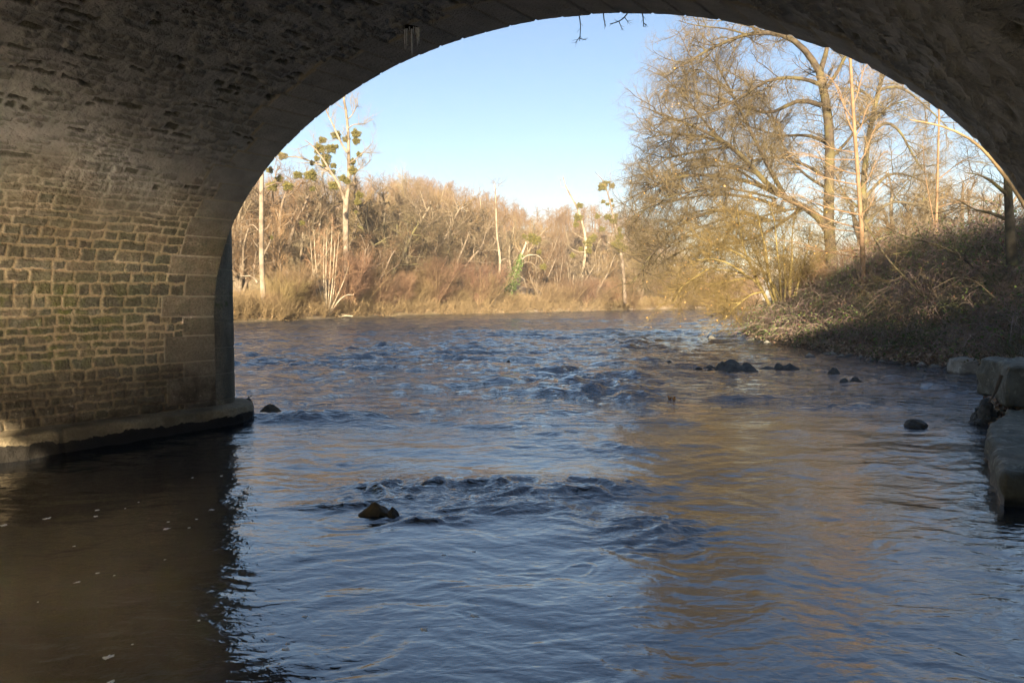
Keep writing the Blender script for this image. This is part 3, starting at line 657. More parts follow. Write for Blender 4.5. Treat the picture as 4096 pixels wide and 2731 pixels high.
# ---- white winding birch
dB_ = 141
Pb, Rb = limbs_px(rg, [(c4([(345, 1215), (352, 1150), (375, 1060), (388, 960), (400, 880), (388, 800), (370, 720), (364, 600), (362, 480), (358, 380), (356, 300), (352, 250)]), .36, .07, 0),
                       (c4([(398, 870), (430, 850), (450, 860), (455, 900)]), .09, .03, 1), (c4([(398, 905), (430, 905), (450, 940)]), .06, .03, 1), (c4([(380, 790), (330, 780), (280, 800), (250, 740)]), .08, .03, 1), (c4([(362, 600), (320, 600), (280, 640)]), .07, .03, 1), (c4([(358, 480), (330, 430), (300, 420)]), .06, .03, 1),
                       (c4([(356, 320), (380, 280), (410, 250)]), .05, .02, 0), (c4([(354, 300), (340, 270), (335, 240)]), .05, .02, 0)], dB_, 14)
make_tree('birch', 'slim winding white-barked tree alone against the hill, left of the two leaning poplars', 'tree', Pb, Rb,
          [dict(nper=9, t0=.35, t1=1, L=1.8, ang=(55, 15), up=.25, k=5, wob=.2, r0=.035, sides=3), dict(nper=7, t0=.2, t1=1, L=.9, ang=(45, 15), up=.15, k=4, wob=.2, r0=.02)], 104, M['bark_pale'], M['twig_grey'])
# ---- two leaning poplars with mistletoe
dS = 176
Ps1, Rs1 = limbs_px(rg, [([(2330, 1215), (2322, 1150)] + c4([(1030, 1050), (1045, 930), (1058, 830), (1075, 700), (1040, 590), (1010, 460), (960, 380), (900, 290), (880, 240), (885, 205)]), .50, .09, 0),
                         (c4([(1060, 740), (1120, 690), (1145, 640)]), .15, .05, 1), (c4([(1075, 700), (1030, 690), (960, 640)]), .12, .04, 1), (c4([(1060, 800), (1000, 800), (930, 760), (910, 640)]), .12, .04, 2), (c4([(1065, 600), (1075, 540), (1110, 430)]), .08, .03, 2), (c4([(905, 295), (870, 290), (865, 230)]), .06, .02, 0)], dS, 14)
LV = [dict(nper=6, t0=.35, t1=1, L=2.6, ang=(50, 15), up=.2, k=5, wob=.18, r0=.05, sides=3), dict(nper=6, t0=.2, t1=1, L=1.3, ang=(42, 15), up=.1, k=4, wob=.2, r0=.028)]
make_tree('poplar', 'poplar leaning to the left with few mistletoe balls, in front of the wooded hill', 'tree', Ps1, Rs1, LV, 105, M['bark_pale'], M['twig_grey'],
          extra=mistle([(1800 + a * .5102, 600 + b * .5102, r * .56) for a, b, r in [(1015, 435, 22), (1000, 530, 30), (985, 585, 22), (1120, 690, 28), (1085, 730, 30), (1100, 710, 22), (1090, 790, 22), (1025, 775, 16), (1140, 680, 14), (960, 825, 20)]], dS))
Ps2, Rs2 = limbs_px(rg, [([(2500, 1215), (2496, 1100), (2485, 1010)] + c4([(1330, 740), (1310, 650), (1290, 570), (1265, 450), (1240, 340), (1215, 270), (1190, 200), (1135, 170)]), .46, .06, 0),
                         (c4([(1240, 340), (1262, 260), (1255, 180)]), .08, .03, 1), (c4([(1300, 590), (1240, 540), (1180, 515), (1150, 500)]), .12, .04, 1), (c4([(1215, 300), (1160, 320), (1130, 320)]), .06, .03, 1), (c4([(1250, 400), (1210, 400), (1190, 400)]), .06, .03, 1)], dS + 6, 14)
make_tree('poplar', 'upright poplar crowned with round mistletoe balls beside the big oak canopy', 'tree', Ps2, Rs2, LV, 106, M['bark_pale'], M['twig_grey'],
          extra=mistle([(1800 + a * .5102, 600 + b * .5102, r * .56) for a, b, r in [(1190, 290, 30), (1215, 260, 20), (1272, 280, 20), (1244, 255, 12), (1200, 405, 15), (1265, 395, 15), (1280, 437, 11), (1155, 520, 20), (1240, 525, 24), (1300, 515, 18), (1285, 555, 26), (1330, 680, 30), (1310, 740, 38), (1345, 770, 36), (1190, 620, 20), (1325, 625, 20), (1235, 425, 13)]], dS + 6))
# ---- ivy tree
dI = 151
Pi_, Ri_ = limbs_px(rg, [(c4([(440, 1180), (450, 1100), (500, 990), (540, 900), (560, 820), (585, 760), (610, 720), (600, 690)]), .42, .14, 0), (c4([(560, 860), (600, 825), (680, 820), (720, 850), (740, 900)]), .16, .05, 1), (c4([(600, 740), (640, 690), (700, 680), (750, 620)]), .13, .04, 1),
                         (c4([(550, 900), (590, 880), (640, 880), (700, 940)]), .1, .04, 1), (c4([(545, 990), (580, 1010), (600, 1080)]), .08, .03, 1), (c4([(560, 820), (520, 760), (500, 700)]), .08, .03, -1)], dI, 12)
def ivyx(rng, root, base, cur):
    mistle([(1800 + a * .5102, 600 + b * .5102, r * .6) for a, b, r in [(580, 675, 16), (640, 680, 26), (690, 700, 22), (670, 722, 20), (700, 800, 16), (735, 915, 22), (640, 710, 16), (600, 700, 12)]], dI)(rng, root, base, cur)
    tr = cur[0][0][:1, :9]; v_, q_ = leaves(rng, tr.repeat(1, 0), 1, .3); N = 2600
    f = rng.uniform(0, 1, N) ** 1.2; ii = f * (tr.shape[1] - 1.01); i0 = ii.astype(int); w_ = (ii - i0)[:, None]; c = tr[0, i0] * (1 - w_) + tr[0, i0 + 1] * w_
    pc = c + rng.normal(size=(N, 3)) * (.75 * (1.05 - f)[:, None] + .18); v_, q_ = leaves(rng, pc[:, None], N, .28); mesh_obj('ivy', v_ - base, q_, M['ivy'], root)
make_tree('ivy_tree', 'ivy-clad tree leaning right, its trunk hidden by green leaves, in mid far shore', 'tree', Pi_, Ri_, LV, 107, M['bark_pale'], M['twig_tan'], extra=ivyx)

# ---- prototypes for the ordinary bank trees (unit: metres, base at origin)
def proto_tree(seed, h, kind):
    rng = np.random.default_rng(seed)
    if kind == 'oak':
        n = 7; P0, R0 = [], []
        for i in range(n):
            a = 2 * math.pi * i / n + rng.uniform(-.4, .4); sp = rng.uniform(.15, .5) if i else .03; pts = [(0, 0, 0), (.02 * h, 0, .15 * h)]; x = y = 0
            for t_ in np.linspace(.25, .85, 6): pts.append((math.cos(a) * sp * h * (t_ - .2) ** .9 * 1.2 + rng.normal() * .012 * h, math.sin(a) * sp * h * (t_ - .2) ** .9 * 1.2 + rng.normal() * .012 * h, h * (t_ * (1 - .35 * sp))))
            q, r = resample(np.array(pts), np.linspace(.022 * h, .006 * h, len(pts)), 12); P0.append(q); R0.append(r)
        lv = [dict(nper=9, t0=.3, t1=1, L=.20 * h, ang=(55, 14), up=.05, k=6, wob=.18, r0=.0055 * h, sides=4, wood=True), dict(nper=7, t0=.15, t1=1, L=.095 * h, ang=(48, 15), up=.08, k=5, wob=.2, r0=.0022 * h), dict(nper=8, t0=.15, t1=1, L=.048 * h, ang=(42, 15), up=.05, k=3, wob=.2, r0=.0012 * h), dict(nper=2, t0=.2, t1=1, L=.03 * h, ang=(38, 15), up=.05, k=2, wob=.2, r0=.0009 * h)]
    elif kind == 'slim':
        n = 3; P0, R0 = [], []
        for i in range(n):
            lean = rng.normal(size=2) * .07; pts = [(0, 0, 0)] + [(lean[0] * h * t_ + rng.normal() * .006 * h, lean[1] * h * t_ + rng.normal() * .006 * h, h * t_ * (1 - .08 * i)) for t_ in np.linspace(.2, 1, 7)]
            q, r = resample(np.array(pts), np.linspace(.011 * h, .002 * h, len(pts)), 12); P0.append(q); R0.append(r)
        lv = [dict(nper=22, t0=.25, t1=1, L=.17 * h, ang=(45, 10), up=.35, k=5, wob=.12, r0=.003 * h, sides=3, Lshape=lambda t: 1.25 - .8 * t), dict(nper=7, t0=.2, t1=1, L=.075 * h, ang=(40, 15), up=.15, k=4, wob=.2, r0=.0014 * h), dict(nper=4, t0=.2, t1=1, L=.04 * h, ang=(38, 15), up=.1, k=3, wob=.2, r0=.0010 * h)]
    elif kind == 'shrub':
        n = 16; P0, R0 = [], []
        for i in range(n):
            a = rng.uniform(0, 6.28); sp = rng.uniform(.1, .55); pts = [(0, 0, 0)]
            for t_ in np.linspace(.2, 1, 6): pts.append((math.cos(a) * sp * h * t_ ** 1.3 + rng.normal() * .01 * h, math.sin(a) * sp * h * t_ ** 1.3, h * .85 * t_ * (1 - .25 * sp)))
            q, r = resample(np.array(pts), np.linspace(.010 * h, .003 * h, len(pts)), 8); P0.append(q); R0.append(r)
        lv = [dict(nper=12, t0=.15, t1=1, L=.30 * h, ang=(38, 12), up=.25, k=5, wob=.12, r0=.0042 * h, sides=3), dict(nper=8, t0=.1, t1=1, L=.17 * h, ang=(35, 15), up=.15, k=4, wob=.18, r0=.0030 * h), dict(nper=3, t0=.1, t1=1, L=.09 * h, ang=(32, 15), up=.1, k=2, wob=.2, r0=.0024 * h)]
    P0, R0 = np.array(P0), np.array(R0); parts = [tubes(P0, R0, 6)]; tw = []; cur = (P0, R0)
    for l_ in lv:
        l_ = dict(l_); sd = l_.pop('sides', 3); wd = l_.pop('wood', False); cur = child(rng, cur[0], cur[1], **l_); (parts if wd else tw).append(tubes(cur[0], cur[1], sd))
    return join(parts), join(tw)
MESH = {}
def proto_mesh(key, seed, h, kind, mt, mw):
    (v1, f1), (v2, f2) = proto_tree(seed, h, kind)
    r = []
    for nm, v_, f_, m_ in (('trunk', v1, f1, mt), ('crown', v2, f2, mw)):
        o = mesh_obj(nm, v_, f_, m_, smooth=(nm == 'trunk')); r.append(o.data); bpy.data.objects.remove(o)
    MESH[key] = (r, h)
for i in range(3):
    proto_mesh('oak%d' % i, 200 + i, 20, 'oak', M['bark_oak' if i == 0 else 'bark_grey'], M[('twig_oak', 'twig_grey', 'twig_tan')[i]])
    proto_mesh('slim%d' % i, 210 + i, 16, 'slim', M['bark_pale' if i == 1 else 'bark_grey'], M[('twig_tan', 'twig_grey', 'twig_rust')[i]])
    proto_mesh('shrub%d' % i, 220 + i, 5, 'shrub', M['twig_tan'], M[('twig_pink', 'twig_tan', 'twig_olive')[i]])
def put(key, name, label, cat, x, y, h, rot, group, w=1.0, sink=.1):
    (mt, mc), hp_ = MESH[key]; s = h / hp_
    r = thing(name, label, cat, (x, y, gz(x, y) - sink), group); r.rotation_euler = (0, 0, rot)
    for nm, me in (('trunk', mt), ('crown', mc)):
        o = bpy.data.objects.new(nm, me); COL.objects.link(o); o.parent = r; o.scale = (s * w, s * w, s)
    return r

# ------------------------------------------------------------------ ordinary trees of the far bank
LAND = [(955, 'the pier'), (1046, 'the white trunk'), (1308, 'the alder'), (1400, 'the tall poplar'), (1750, 'the round bush'),
        (1990, 'the white winding tree'), (2085, 'the ivy tree'), (2320, 'the leaning poplar'), (2480, 'the upright poplar'), (2640, 'the oak crown tip')]
USED = {}
def lab(px, what, row):
    d, nm = min(((abs(px - a), b) for a, b in LAND)); a = [q for q, b in LAND if b == nm][0]
    rel = 'just behind' if abs(px - a) < 22 else (('just right of ' if px > a else 'just left of ') if abs(px - a) < 70 else ('further right of ' if px > a else 'further left of '))
    if abs(px - a) < 22: rel = {'front': 'just in front of '}.get(row, 'just behind ')
    s = f"{what} {rel}{nm}, {({'back': 'on the skyline', 'mid': 'mid slope', 'front': 'at the water edge'})[row]}"
    k = USED.get(s, 0); USED[s] = k + 1
    return s if k == 0 else s + [', farther along', ', third'][min(k - 1, 1)]
def shore_v(px): return float(np.interp(px, [a for a, b in far_px], [G(a, b)[1] for a, b in far_px]))
rt = np.random.default_rng(77)
BACK = [(905, 640, 112, 'oak1'), (990, 690, 118, 'slim0'), (1095, 665, 114, 'oak2'), (1185, 658, 122, 'oak1'), (1265, 690, 118, 'slim1'), (1345, 700, 126, 'oak2'), (1445, 702, 128, 'slim0'), (1522, 706, 135, 'oak1'), (1598, 698, 150, 'slim1'),
        (1672, 708, 142, 'oak1'), (1755, 735, 148, 'oak2'), (1818, 782, 152, 'oak0'), (1885, 808, 162, 'oak2'), (1955, 806, 172, 'slim1'), (2040, 860, 180, 'oak1'), (2140, 880, 185, 'oak2'), (2230, 890, 200, 'oak1'), (2320, 895, 210, 'oak2'), (2420, 905, 215, 'oak1'), (2540, 925, 225, 'oak2'), (2640, 960, 230, 'oak1'), (2750, 1000, 235, 'oak2')]
MID = [(960, 830, 98, 'oak2'), (1120, 850, 104, 'slim2'), (1200, 880, 106, 'oak1'), (1470, 930, 113, 'oak2'), (1545, 790, 124, 'oak0'), (1625, 880, 128, 'oak2'), (1700, 850, 133, 'oak0'), (1790, 850, 138, 'oak1'), (1850, 930, 141, 'slim2'), (1925, 960, 148, 'slim0'),
       (2150, 980, 163, 'oak2'), (2230, 960, 170, 'slim0'), (2290, 1000, 178, 'oak1'), (2380, 960, 188, 'oak2'), (2450, 1020, 190, 'slim2'), (2560, 1010, 205, 'oak2'), (2680, 1050, 212, 'oak1'), (2780, 1090, 220, 'oak2')]
FRONT = [(975, 1160, 'shrub1'), (1010, 1185, 'shrub0'), (1085, 1170, 'shrub0'), (1125, 1100, 'shrub2'), (1165, 1060, 'shrub1'), (1215, 1120, 'shrub0'), (1255, 1175, 'shrub2'), (1400, 1010, 'shrub0'), (1450, 1060, 'shrub1'), (1515, 1090, 'shrub0'), (1560, 1130, 'shrub0'), (1605, 1090, 'shrub0'),
         (1640, 1120, 'shrub2'), (1745, 1030, 'shrub0'), (1712, 1050, 'shrub2'), (1800, 1110, 'shrub2'), (1850, 1150, 'shrub1'), (1915, 1050, 'shrub0'), (1950, 1090, 'shrub1'), (2040, 1170, 'shrub2'), (2130, 1185, 'shrub0'), (2190, 1130, 'shrub1'), (2240, 1150, 'shrub2'), (2290, 1120, 'shrub1'),
         (2345, 1110, 'shrub0'), (2410, 1150, 'shrub1'), (2470, 1120, 'shrub0'), (2540, 1170, 'shrub2'), (2620, 1190, 'shrub0'), (2720, 1195, 'shrub0'), (2820, 1190, 'shrub1'), (2930, 1180, 'shrub0')]
WH = {'oak0': 'dark-barked spreading oak', 'oak1': 'bare grey spreading tree', 'oak2': 'bare tan round-crowned tree', 'slim0': 'slender bare tan tree', 'slim1': 'slender pale grey tree', 'slim2': 'slender rusty tree', 'shrub0': 'pinkish twiggy bush', 'shrub1': 'tan twiggy bush', 'shrub2': 'olive twiggy bush'}
for row, lst in (('back', BACK), ('mid', MID)):
    for (px, ty, v, key) in lst:
        b = P(px, 1200, v); top_ = P(px, ty, v)[2]; g_ = gz(b[0], b[1])
        put(key, 'oak_tree' if key == 'oak0' else 'bare_tree', lab(px, WH[key], row), 'tree', b[0], b[1], max(top_ - g_, 4) * 1.04, rt.uniform(0, 6.28), 'bare trees of the far bank', w=rt.uniform(1.0, 1.25))
for (px, ty, key) in FRONT:
    v = shore_v(px) + 2.6 + rt.uniform(0, 2); b = P(px, 1200, v); top_ = P(px, ty, v)[2]; g_ = gz(b[0], b[1])
    what = 'large round pinkish bush' if px == 1745 else WH[key]
    put(key, 'bush', 'large round pinkish bush at the water edge below the oaks' if px == 1745 else lab(px, what, 'front'), 'bush', b[0], b[1], max(top_ - g_, 1.5), rt.uniform(0, 6.28), 'bushes along the far shore', w=1.25)

def scatter(n, f, seed):
    r = np.random.default_rng(seed); out = []
    while len(out) < n:
        p = f(r)
        if p is not None: out.append(p)
    return np.array(out)
# wooded hill: one mass
def hillpt(r):
    y = 170 + 250 * r.uniform() ** .8; a = r.uniform(-.50, .34); return (a * y, y)
hp2 = scatter(900, hillpt, 5); hz = ground_z(hp2[:, 0], hp2[:, 1]); rh_ = np.random.default_rng(6)
hh_ = rh_.uniform(8, 14, len(hp2)); tt_ = np.linspace(0, 1, 6)
Ph = np.stack([hp2[:, 0:1] + rh_.normal(size=(len(hp2), 6)) * .25, hp2[:, 1:2] + 0 * tt_, hz[:, None] - .3 + hh_[:, None] * .9 * tt_], -1); Rh = hh_[:, None] * .014 * (1 - .75 * tt_)
C1, R1 = child(rh_, Ph, Rh, 20, .3, .97, 4.0, (62, 16), .1, 4, .2, .07, Lshape=lambda t: .45 + 2.6 * (t - .2) * (1.12 - t))
C2, R2 = child(rh_, C1, R1, 11, .15, 1, 1.7, (52, 18), .1, 3, .25, .032)
v_, f_ = join([tubes(Ph, Rh, 4), tubes(C1, R1, 3), tubes(C2, R2, 3)])
tag(mesh_obj('wooded_hill', v_, f_, M['twig_tan']), 'distant bare wood covering the hill beyond the river', 'wood', kind='stuff')
# unseen wood added upstream to keep low sun off the right bank crest
ru = np.random.default_rng(61); nU = 120; ub = np.stack([ru.uniform(27, 60, nU), ru.uniform(-28, -16, nU)], -1); uw = BW(ub[:, 0] + 6, ub[:, 1], 0 * ub[:, 0])[:, :2]
hz = ground_z(uw[:, 0], uw[:, 1]); hh_ = ru.uniform(17.5, 19.8, nU); tt_ = np.linspace(0, 1, 6)
Ph = np.stack([uw[:, 0:1] + ru.normal(size=(nU, 6)) * .2, uw[:, 1:2] + 0 * tt_, hz[:, None] - .3 + hh_[:, None] * .9 * tt_], -1); Rh = hh_[:, None] * .014 * (1 - .75 * tt_)
C1, R1 = child(ru, Ph, Rh, 22, .2, .97, 3.6, (62, 16), .1, 4, .2, .07); C2, R2 = child(ru, C1, R1, 11, .1, 1, 1.5, (52, 18), .1, 3, .25, .03)
v_, f_ = join([tubes(Ph, Rh, 4), tubes(C1, R1, 3), tubes(C2, R2, 3)])
tag(mesh_obj('added_shade_wood', v_, f_, M['twig_grey']), 'unseen bare wood added upstream to shade the right bank', 'wood', kind='stuff')
# scrub on the far bank
def scrubpt(r):
    px = r.uniform(860, 3050); v = shore_v(px) + .4 + 42 * r.uniform() ** 1.8; b = P(px, 1200, v); return (b[0], b[1])
sp_ = scatter(2600, scrubpt, 15); sz = ground_z(sp_[:, 0], sp_[:, 1]); rs_ = np.random.default_rng(16); hs_2 = rs_.uniform(.8, 2.6, len(sp_)); tt_ = np.linspace(0, 1, 4)
Pq = np.stack([sp_[:, 0:1] + rs_.normal(size=(len(sp_), 4)) * .12, sp_[:, 1:2] + rs_.normal(size=(len(sp_), 4)) * .12, sz[:, None] - .1 + hs_2[:, None] * tt_], -1); Rq = np.full((len(sp_), 4), .03)
C1, R1 = child(rs_, Pq, Rq, 10, .0, 1, 1.4, (45, 15), .1, 4, .2, .02); C2, R2 = child(rs_, C1, R1, 4, .1, 1, .7, (40, 16), .05, 3, .2, .016)
v_, f_ = join([tubes(C1, R1, 3), tubes(C2, R2, 3)])
tag(mesh_obj('bank_scrub', v_, f_, M['twig_tan']), 'low tangled winter scrub along the far shore', 'scrub', kind='stuff')
rr_ = np.random.default_rng(18); Cg = np.stack([sp_[:, 0], sp_[:, 1], sz], -1)[:, None]
gp = scatter(30000, lambda r: (lambda px, v: tuple(P(px, 1200, v)[:2]))(*(lambda px: (px, shore_v(px) + .1 + 26 * r.uniform() ** 2))(r.uniform(860, 3050))), 19) if False else None
N = 15000; pxs_ = rr_.uniform(860, 3050, N); vv_ = np.interp(pxs_, [a for a, b in far_px], [G(a, b)[1] for a, b in far_px]) + .9 + 30 * rr_.uniform(size=N) ** 2
gx = (pxs_ - CX) / F / (cT + .056 * sT) * vv_; gzv = ground_z(gx, vv_); p0 = np.stack([gx, vv_, gzv - .03], -1); d = np.stack([rr_.normal(size=N) * .25, rr_.normal(size=N) * .25, rr_.uniform(.15, .4, N)], -1); w_ = np.stack([rr_.uniform(.03, .08, N), np.zeros(N), np.zeros(N)], -1)
v_ = np.stack([p0 - w_, p0 + w_, p0 + d + w_ * .2, p0 + d - w_ * .2], 1).reshape(-1, 3)
keep = np.repeat(gzv > .02, 4); v_ = v_[keep]
tag(mesh_obj('dry_grass', v_, np.arange(len(v_)).reshape(-1, 4), M['dry_grass']), 'dry straw-coloured grass on the far bank', 'grass', kind='stuff')

# ------------------------------------------------------------------ right bank trees
rg = np.random.default_rng(9)
dO = 60
oak = [([(3338, 1150), (3325, 1000), (3312, 920), (3316, 796), (3318, 690), (3320, 580), (3312, 448), (3295, 365), (3279, 290)], .62, .40, 0),
       (c5([(1060, 290), (1010, 200), (950, 140), (870, 100), (800, 95), (700, 105), (610, 140), (500, 190), (430, 240), (350, 280)]), .34, .05, -3),
       (c5([(700, 105), (620, 80), (520, 70), (440, 60), (380, 40)]), .10, .03, -2), (c5([(800, 95), (700, 60), (600, 40), (520, 0)]), .1, .03, 1),
       (c5([(1060, 290), (1085, 220), (1100, 150), (1120, 60), (1130, -60)]), .30, .1, 2), (c5([(1080, 380), (1140, 300), (1190, 200), (1260, 120), (1330, 40)]), .22, .06, 4),
       (c5([(1065, 350), (1000, 320), (950, 315), (850, 315), (780, 340), (680, 410), (580, 470), (480, 500), (380, 520)]), .22, .05, -4),
       (c5([(1070, 450), (1020, 430), (960, 415), (900, 440), (870, 490), (800, 485), (740, 480), (640, 440), (540, 400), (430, 380), (330, 350)]), .26, .05, 3),
       (c5([(1100, 1050), (1040, 960), (980, 930), (880, 900), (760, 780), (650, 650), (560, 600), (430, 540), (330, 500), (240, 470)]), .42, .05, -4),
       (c5([(900, 900), (820, 760), (760, 640), (700, 520), (640, 400), (590, 300), (540, 210)]), .26, .05, 2),
       (c5([(700, 700), (620, 640), (500, 600), (400, 585), (300, 590), (220, 610)]), .18, .04, -5), (c5([(860, 880), (740, 820), (600, 790), (420, 780), (300, 820), (200, 870), (130, 900)]), .24, .04, -3),
       (c5([(800, 1000), (680, 960), (560, 950), (400, 1010), (300, 1100), (240, 1180), (190, 1240), (160, 1310)]), .22, .04, -6), (c5([(900, 960), (780, 900), (640, 880), (500, 880), (300, 920), (150, 960)]), .2, .04, 4),
       (c5([(640, 650), (540, 660), (430, 680), (330, 700), (250, 760), (180, 800)]), .15, .04, 5), (c5([(980, 940), (900, 1000), (780, 1080), (620, 1120), (480, 1120), (360, 1160), (260, 1240)]), .18, .04, 2),
       (c5([(1110, 640), (1040, 600), (960, 590), (860, 600), (760, 560), (660, 540)]), .2, .05, 6), (c5([(1110, 700), (1180, 640), (1240, 560), (1300, 500), (1380, 480)]), .18, .05, 5),
       (c5([(1100, 800), (1000, 740), (900, 700), (800, 700), (700, 740), (600, 760)]), .18, .04, 8), (c5([(1120, 860), (1040, 820), (960, 760), (880, 640), (840, 520), (800, 400)]), .18, .04, 6),
       (c5([(760, 780), (660, 740), (520, 700), (400, 720), (300, 780)]), .14, .04, 0), (c5([(560, 600), (470, 480), (400, 400), (330, 330), (290, 280)]), .12, .03, 2), (c5([(900, 1000), (760, 1010), (600, 1030), (450, 1070), (330, 1130), (250, 1200)]), .13, .03, -3), (c5([(850, 900), (700, 860), (520, 840), (360, 880), (220, 940), (140, 1000)]), .13, .03, -7), (c5([(820, 860), (640, 740), (480, 740), (340, 800), (220, 850)]), .12, .03, 1),
       (c5([(560, 950), (460, 960), (340, 1020), (240, 1080), (170, 1150)]), .09, .03, -2), (c5([(700, 960), (560, 1010), (420, 1060), (300, 1150), (230, 1250), (200, 1300)]), .09, .03, 1), (c5([(1000, 940), (860, 960), (740, 1000), (600, 1060), (520, 1150), (500, 1220)]), .11, .03, -5), (c5([(640, 400), (560, 330), (480, 270), (400, 290)]), .1, .03, -2)]
Po, Ro = limbs_px(rg, oak, dO, 14)
Ro = Ro * .8
make_tree('oak_tree', 'huge bare oak on the right bank, its wide crown reaching left over the river', 'tree', Po, Ro,
          [dict(nper=8, t0=.0, t1=1, L=3.0, ang=(56, 16), up=.12, k=7, wob=.22, r0=.05, sides=4, wood=True, curve=.02), dict(nper=9, t0=.12, t1=1, L=1.5, ang=(50, 15), up=.05, k=5, wob=.24, r0=.024), dict(nper=6, t0=.1, t1=1, L=.78, ang=(44, 15), up=.02, k=3, wob=.24, r0=.014), dict(nper=3, t0=.15, t1=1, L=.42, ang=(40, 15), up=.05, k=2, wob=.2, r0=.011)],
          301, M['bark_oak'], M['twig_oak'], chunk=3.0, extra=leafy(1100, .085, M['dry_leaf'], -2, .03))
d2_ = 70
oak2 = [([(3470, 1100), (3455, 900), (3450, 760), (3470, 560), (3500, 420), (3530, 300), (3560, 180)], .42, .2, 0), ([(3505, 420), (3470, 380), (3430, 350), (3400, 330)], .18, .05, 2),
        ([(3520, 360), (3580, 340), (3640, 370), (3720, 440), (3800, 520)], .2, .05, -2), ([(3460, 560), (3540, 480), (3600, 520), (3650, 620), (3690, 680)], .22, .05, -2), ([(3452, 800), (3540, 700), (3600, 690), (3680, 720), (3760, 740)], .2, .05, 2),
        ([(3455, 900), (3560, 800), (3680, 820), (3780, 880), (3840, 900)], .18, .04, -2), ([(3460, 1000), (3540, 940), (3640, 950), (3720, 1000)], .14, .04, 3), ([(3480, 500), (3560, 420), (3640, 400)], .14, .04, 3), ([(3455, 850), (3380, 780), (3330, 680)], .16, .04, 3)]
Po2, Ro2 = limbs_px(rg, oak2, d2_, 12)
make_tree('oak_tree', 'second bare oak behind the slender orange-lit tree on the right bank', 'tree', Po2, Ro2 * .85,
          [dict(nper=9, t0=.0, t1=1, L=3.6, ang=(54, 15), up=.1, k=6, wob=.22, r0=.05, sides=4, wood=True), dict(nper=9, t0=.15, t1=1, L=1.7, ang=(50, 15), up=.05, k=5, wob=.24, r0=.025), dict(nper=7, t0=.1, t1=1, L=.9, ang=(44, 15), up=.02, k=3, wob=.22, r0=.015), dict(nper=3, t0=.15, t1=1, L=.46, ang=(38, 15), up=.05, k=2, wob=.2, r0=.012)], 302, M['bark_oak'], M['twig_grey'], chunk=3.5)
# yellow willow leaning over the water
dY_ = 50
wil = [c8([(1830, 1040), (1700, 780), (1550, 450), (1470, 250), (1440, 0), (1400, -250)]), c8([(1900, 960), (1790, 600), (1770, 300), (1700, 60), (1650, -200)]), c8([(2060, 900), (2080, 550), (2100, 450), (2090, 200), (2120, -100)]), c8([(1720, 820), (1620, 690), (1500, 610), (1280, 570), (1050, 545), (880, 570)]),
       c8([(1740, 840), (1600, 860), (1540, 900), (1440, 980), (1290, 980), (1240, 990)]), c8([(1680, 740), (1600, 650), (1380, 690), (1150, 740), (930, 730)]), c8([(1950, 950), (1850, 700), (1650, 480), (1400, 300), (1200, 150)]), c8([(1880, 1000), (1720, 560), (1620, 300), (1500, 60), (1350, -120)]),
       c8([(1960, 960), (1940, 600), (1900, 250), (1880, -60), (1800, -300)]), c8([(2000, 960), (2020, 700), (1980, 400), (2010, 100)]), c8([(1550, 450), (1380, 330), (1230, 300), (1060, 330)]), c8([(1500, 610), (1300, 480), (1100, 420), (900, 440)]), c8([(1440, 980), (1350, 1050), (1300, 1150), (1230, 1180)]), c8([(1050, 545), (900, 640), (700, 780), (650, 900), (600, 980)]),
       c8([(2140, 900), (2200, 600), (2300, 300), (2320, 0)]), c8([(2100, 940), (2180, 700), (2400, 480)])]
Py, Ry = limbs_px(rg, [(l_, .13 if i < 3 else .08, .02, rg.uniform(-2, 1.5)) for i, l_ in enumerate(wil)], dY_, 12)
make_tree('willow', 'yellow-green multi-stemmed willow leaning over the water below the big oak', 'tree', Py, Ry,
          [dict(nper=20, t0=.12, t1=1, L=2.7, ang=(48, 15), up=.10, k=6, wob=.2, r0=.024, sides=3), dict(nper=10, t0=.1, t1=1, L=1.25, ang=(45, 15), up=.0, k=4, wob=.22, r0=.013), dict(nper=6, t0=.1, t1=1, L=.6, ang=(40, 15), up=-.05, k=3, wob=.2, r0=.0095)], 303, M['bark_yellow'], M['twig_yellow'], extra=leafy(500, .10, M['dry_leaf'], -2, .05))
# slender orange lit tree
dT = 41
t1l = [([(3458, 1185), (3452, 1060), (3446, 900), (3428, 650), (3412, 450), (3400, 220), (3395, 80), (3390, -60)], .155, .045, 0)]
for (y_, xe, ye, r_) in [(1030, 3110, 960, .04), (1000, 3180, 990, .03), (930, 3190, 880, .035), (915, 3090, 800, .045), (860, 3110, 770, .045), (800, 3190, 745, .03), (740, 3130, 660, .04), (700, 3200, 610, .035), (640, 3150, 610, .03), (610, 3220, 560, .03), (540, 3330, 330, .045), (480, 3300, 300, .03), (420, 3480, 250, .035), (860, 3560, 730, .03), (760, 3560, 600, .03), (660, 3540, 480, .03), (980, 3570, 900, .03), (550, 3500, 400, .03)]:
    x0 = np.interp(-y_, [-1185, -900, -650, -450, -220], [3458, 3446, 3428, 3412, 3400]); mx = (x0 + xe) / 2; my = y_ * .35 + ye * .65 + (18 if xe < x0 else 0)
    t1l.append(([(x0, y_), (x0 * .7 + xe * .3, y_ * .72 + ye * .28 + 6), (mx, my), (xe * .75 + x0 * .25, ye + 8), (xe, ye)], r_, .010, rg.uniform(-1.5, 1)))
Pt_, Rt_ = limbs_px(rg, t1l, dT, 10)
make_tree('young_tree', 'slender orange-lit young tree with long level branches in front of the oaks', 'tree', Pt_, Rt_,
          [dict(nper=12, t0=.2, t1=1, L=1.0, ang=(40, 12), up=.05, k=5, wob=.12, r0=.012, sides=3), dict(nper=5, t0=.15, t1=1, L=.45, ang=(38, 12), up=.0, k=3, wob=.15, r0=.006)], 304, M['bark_orange'], M['bark_orange'])
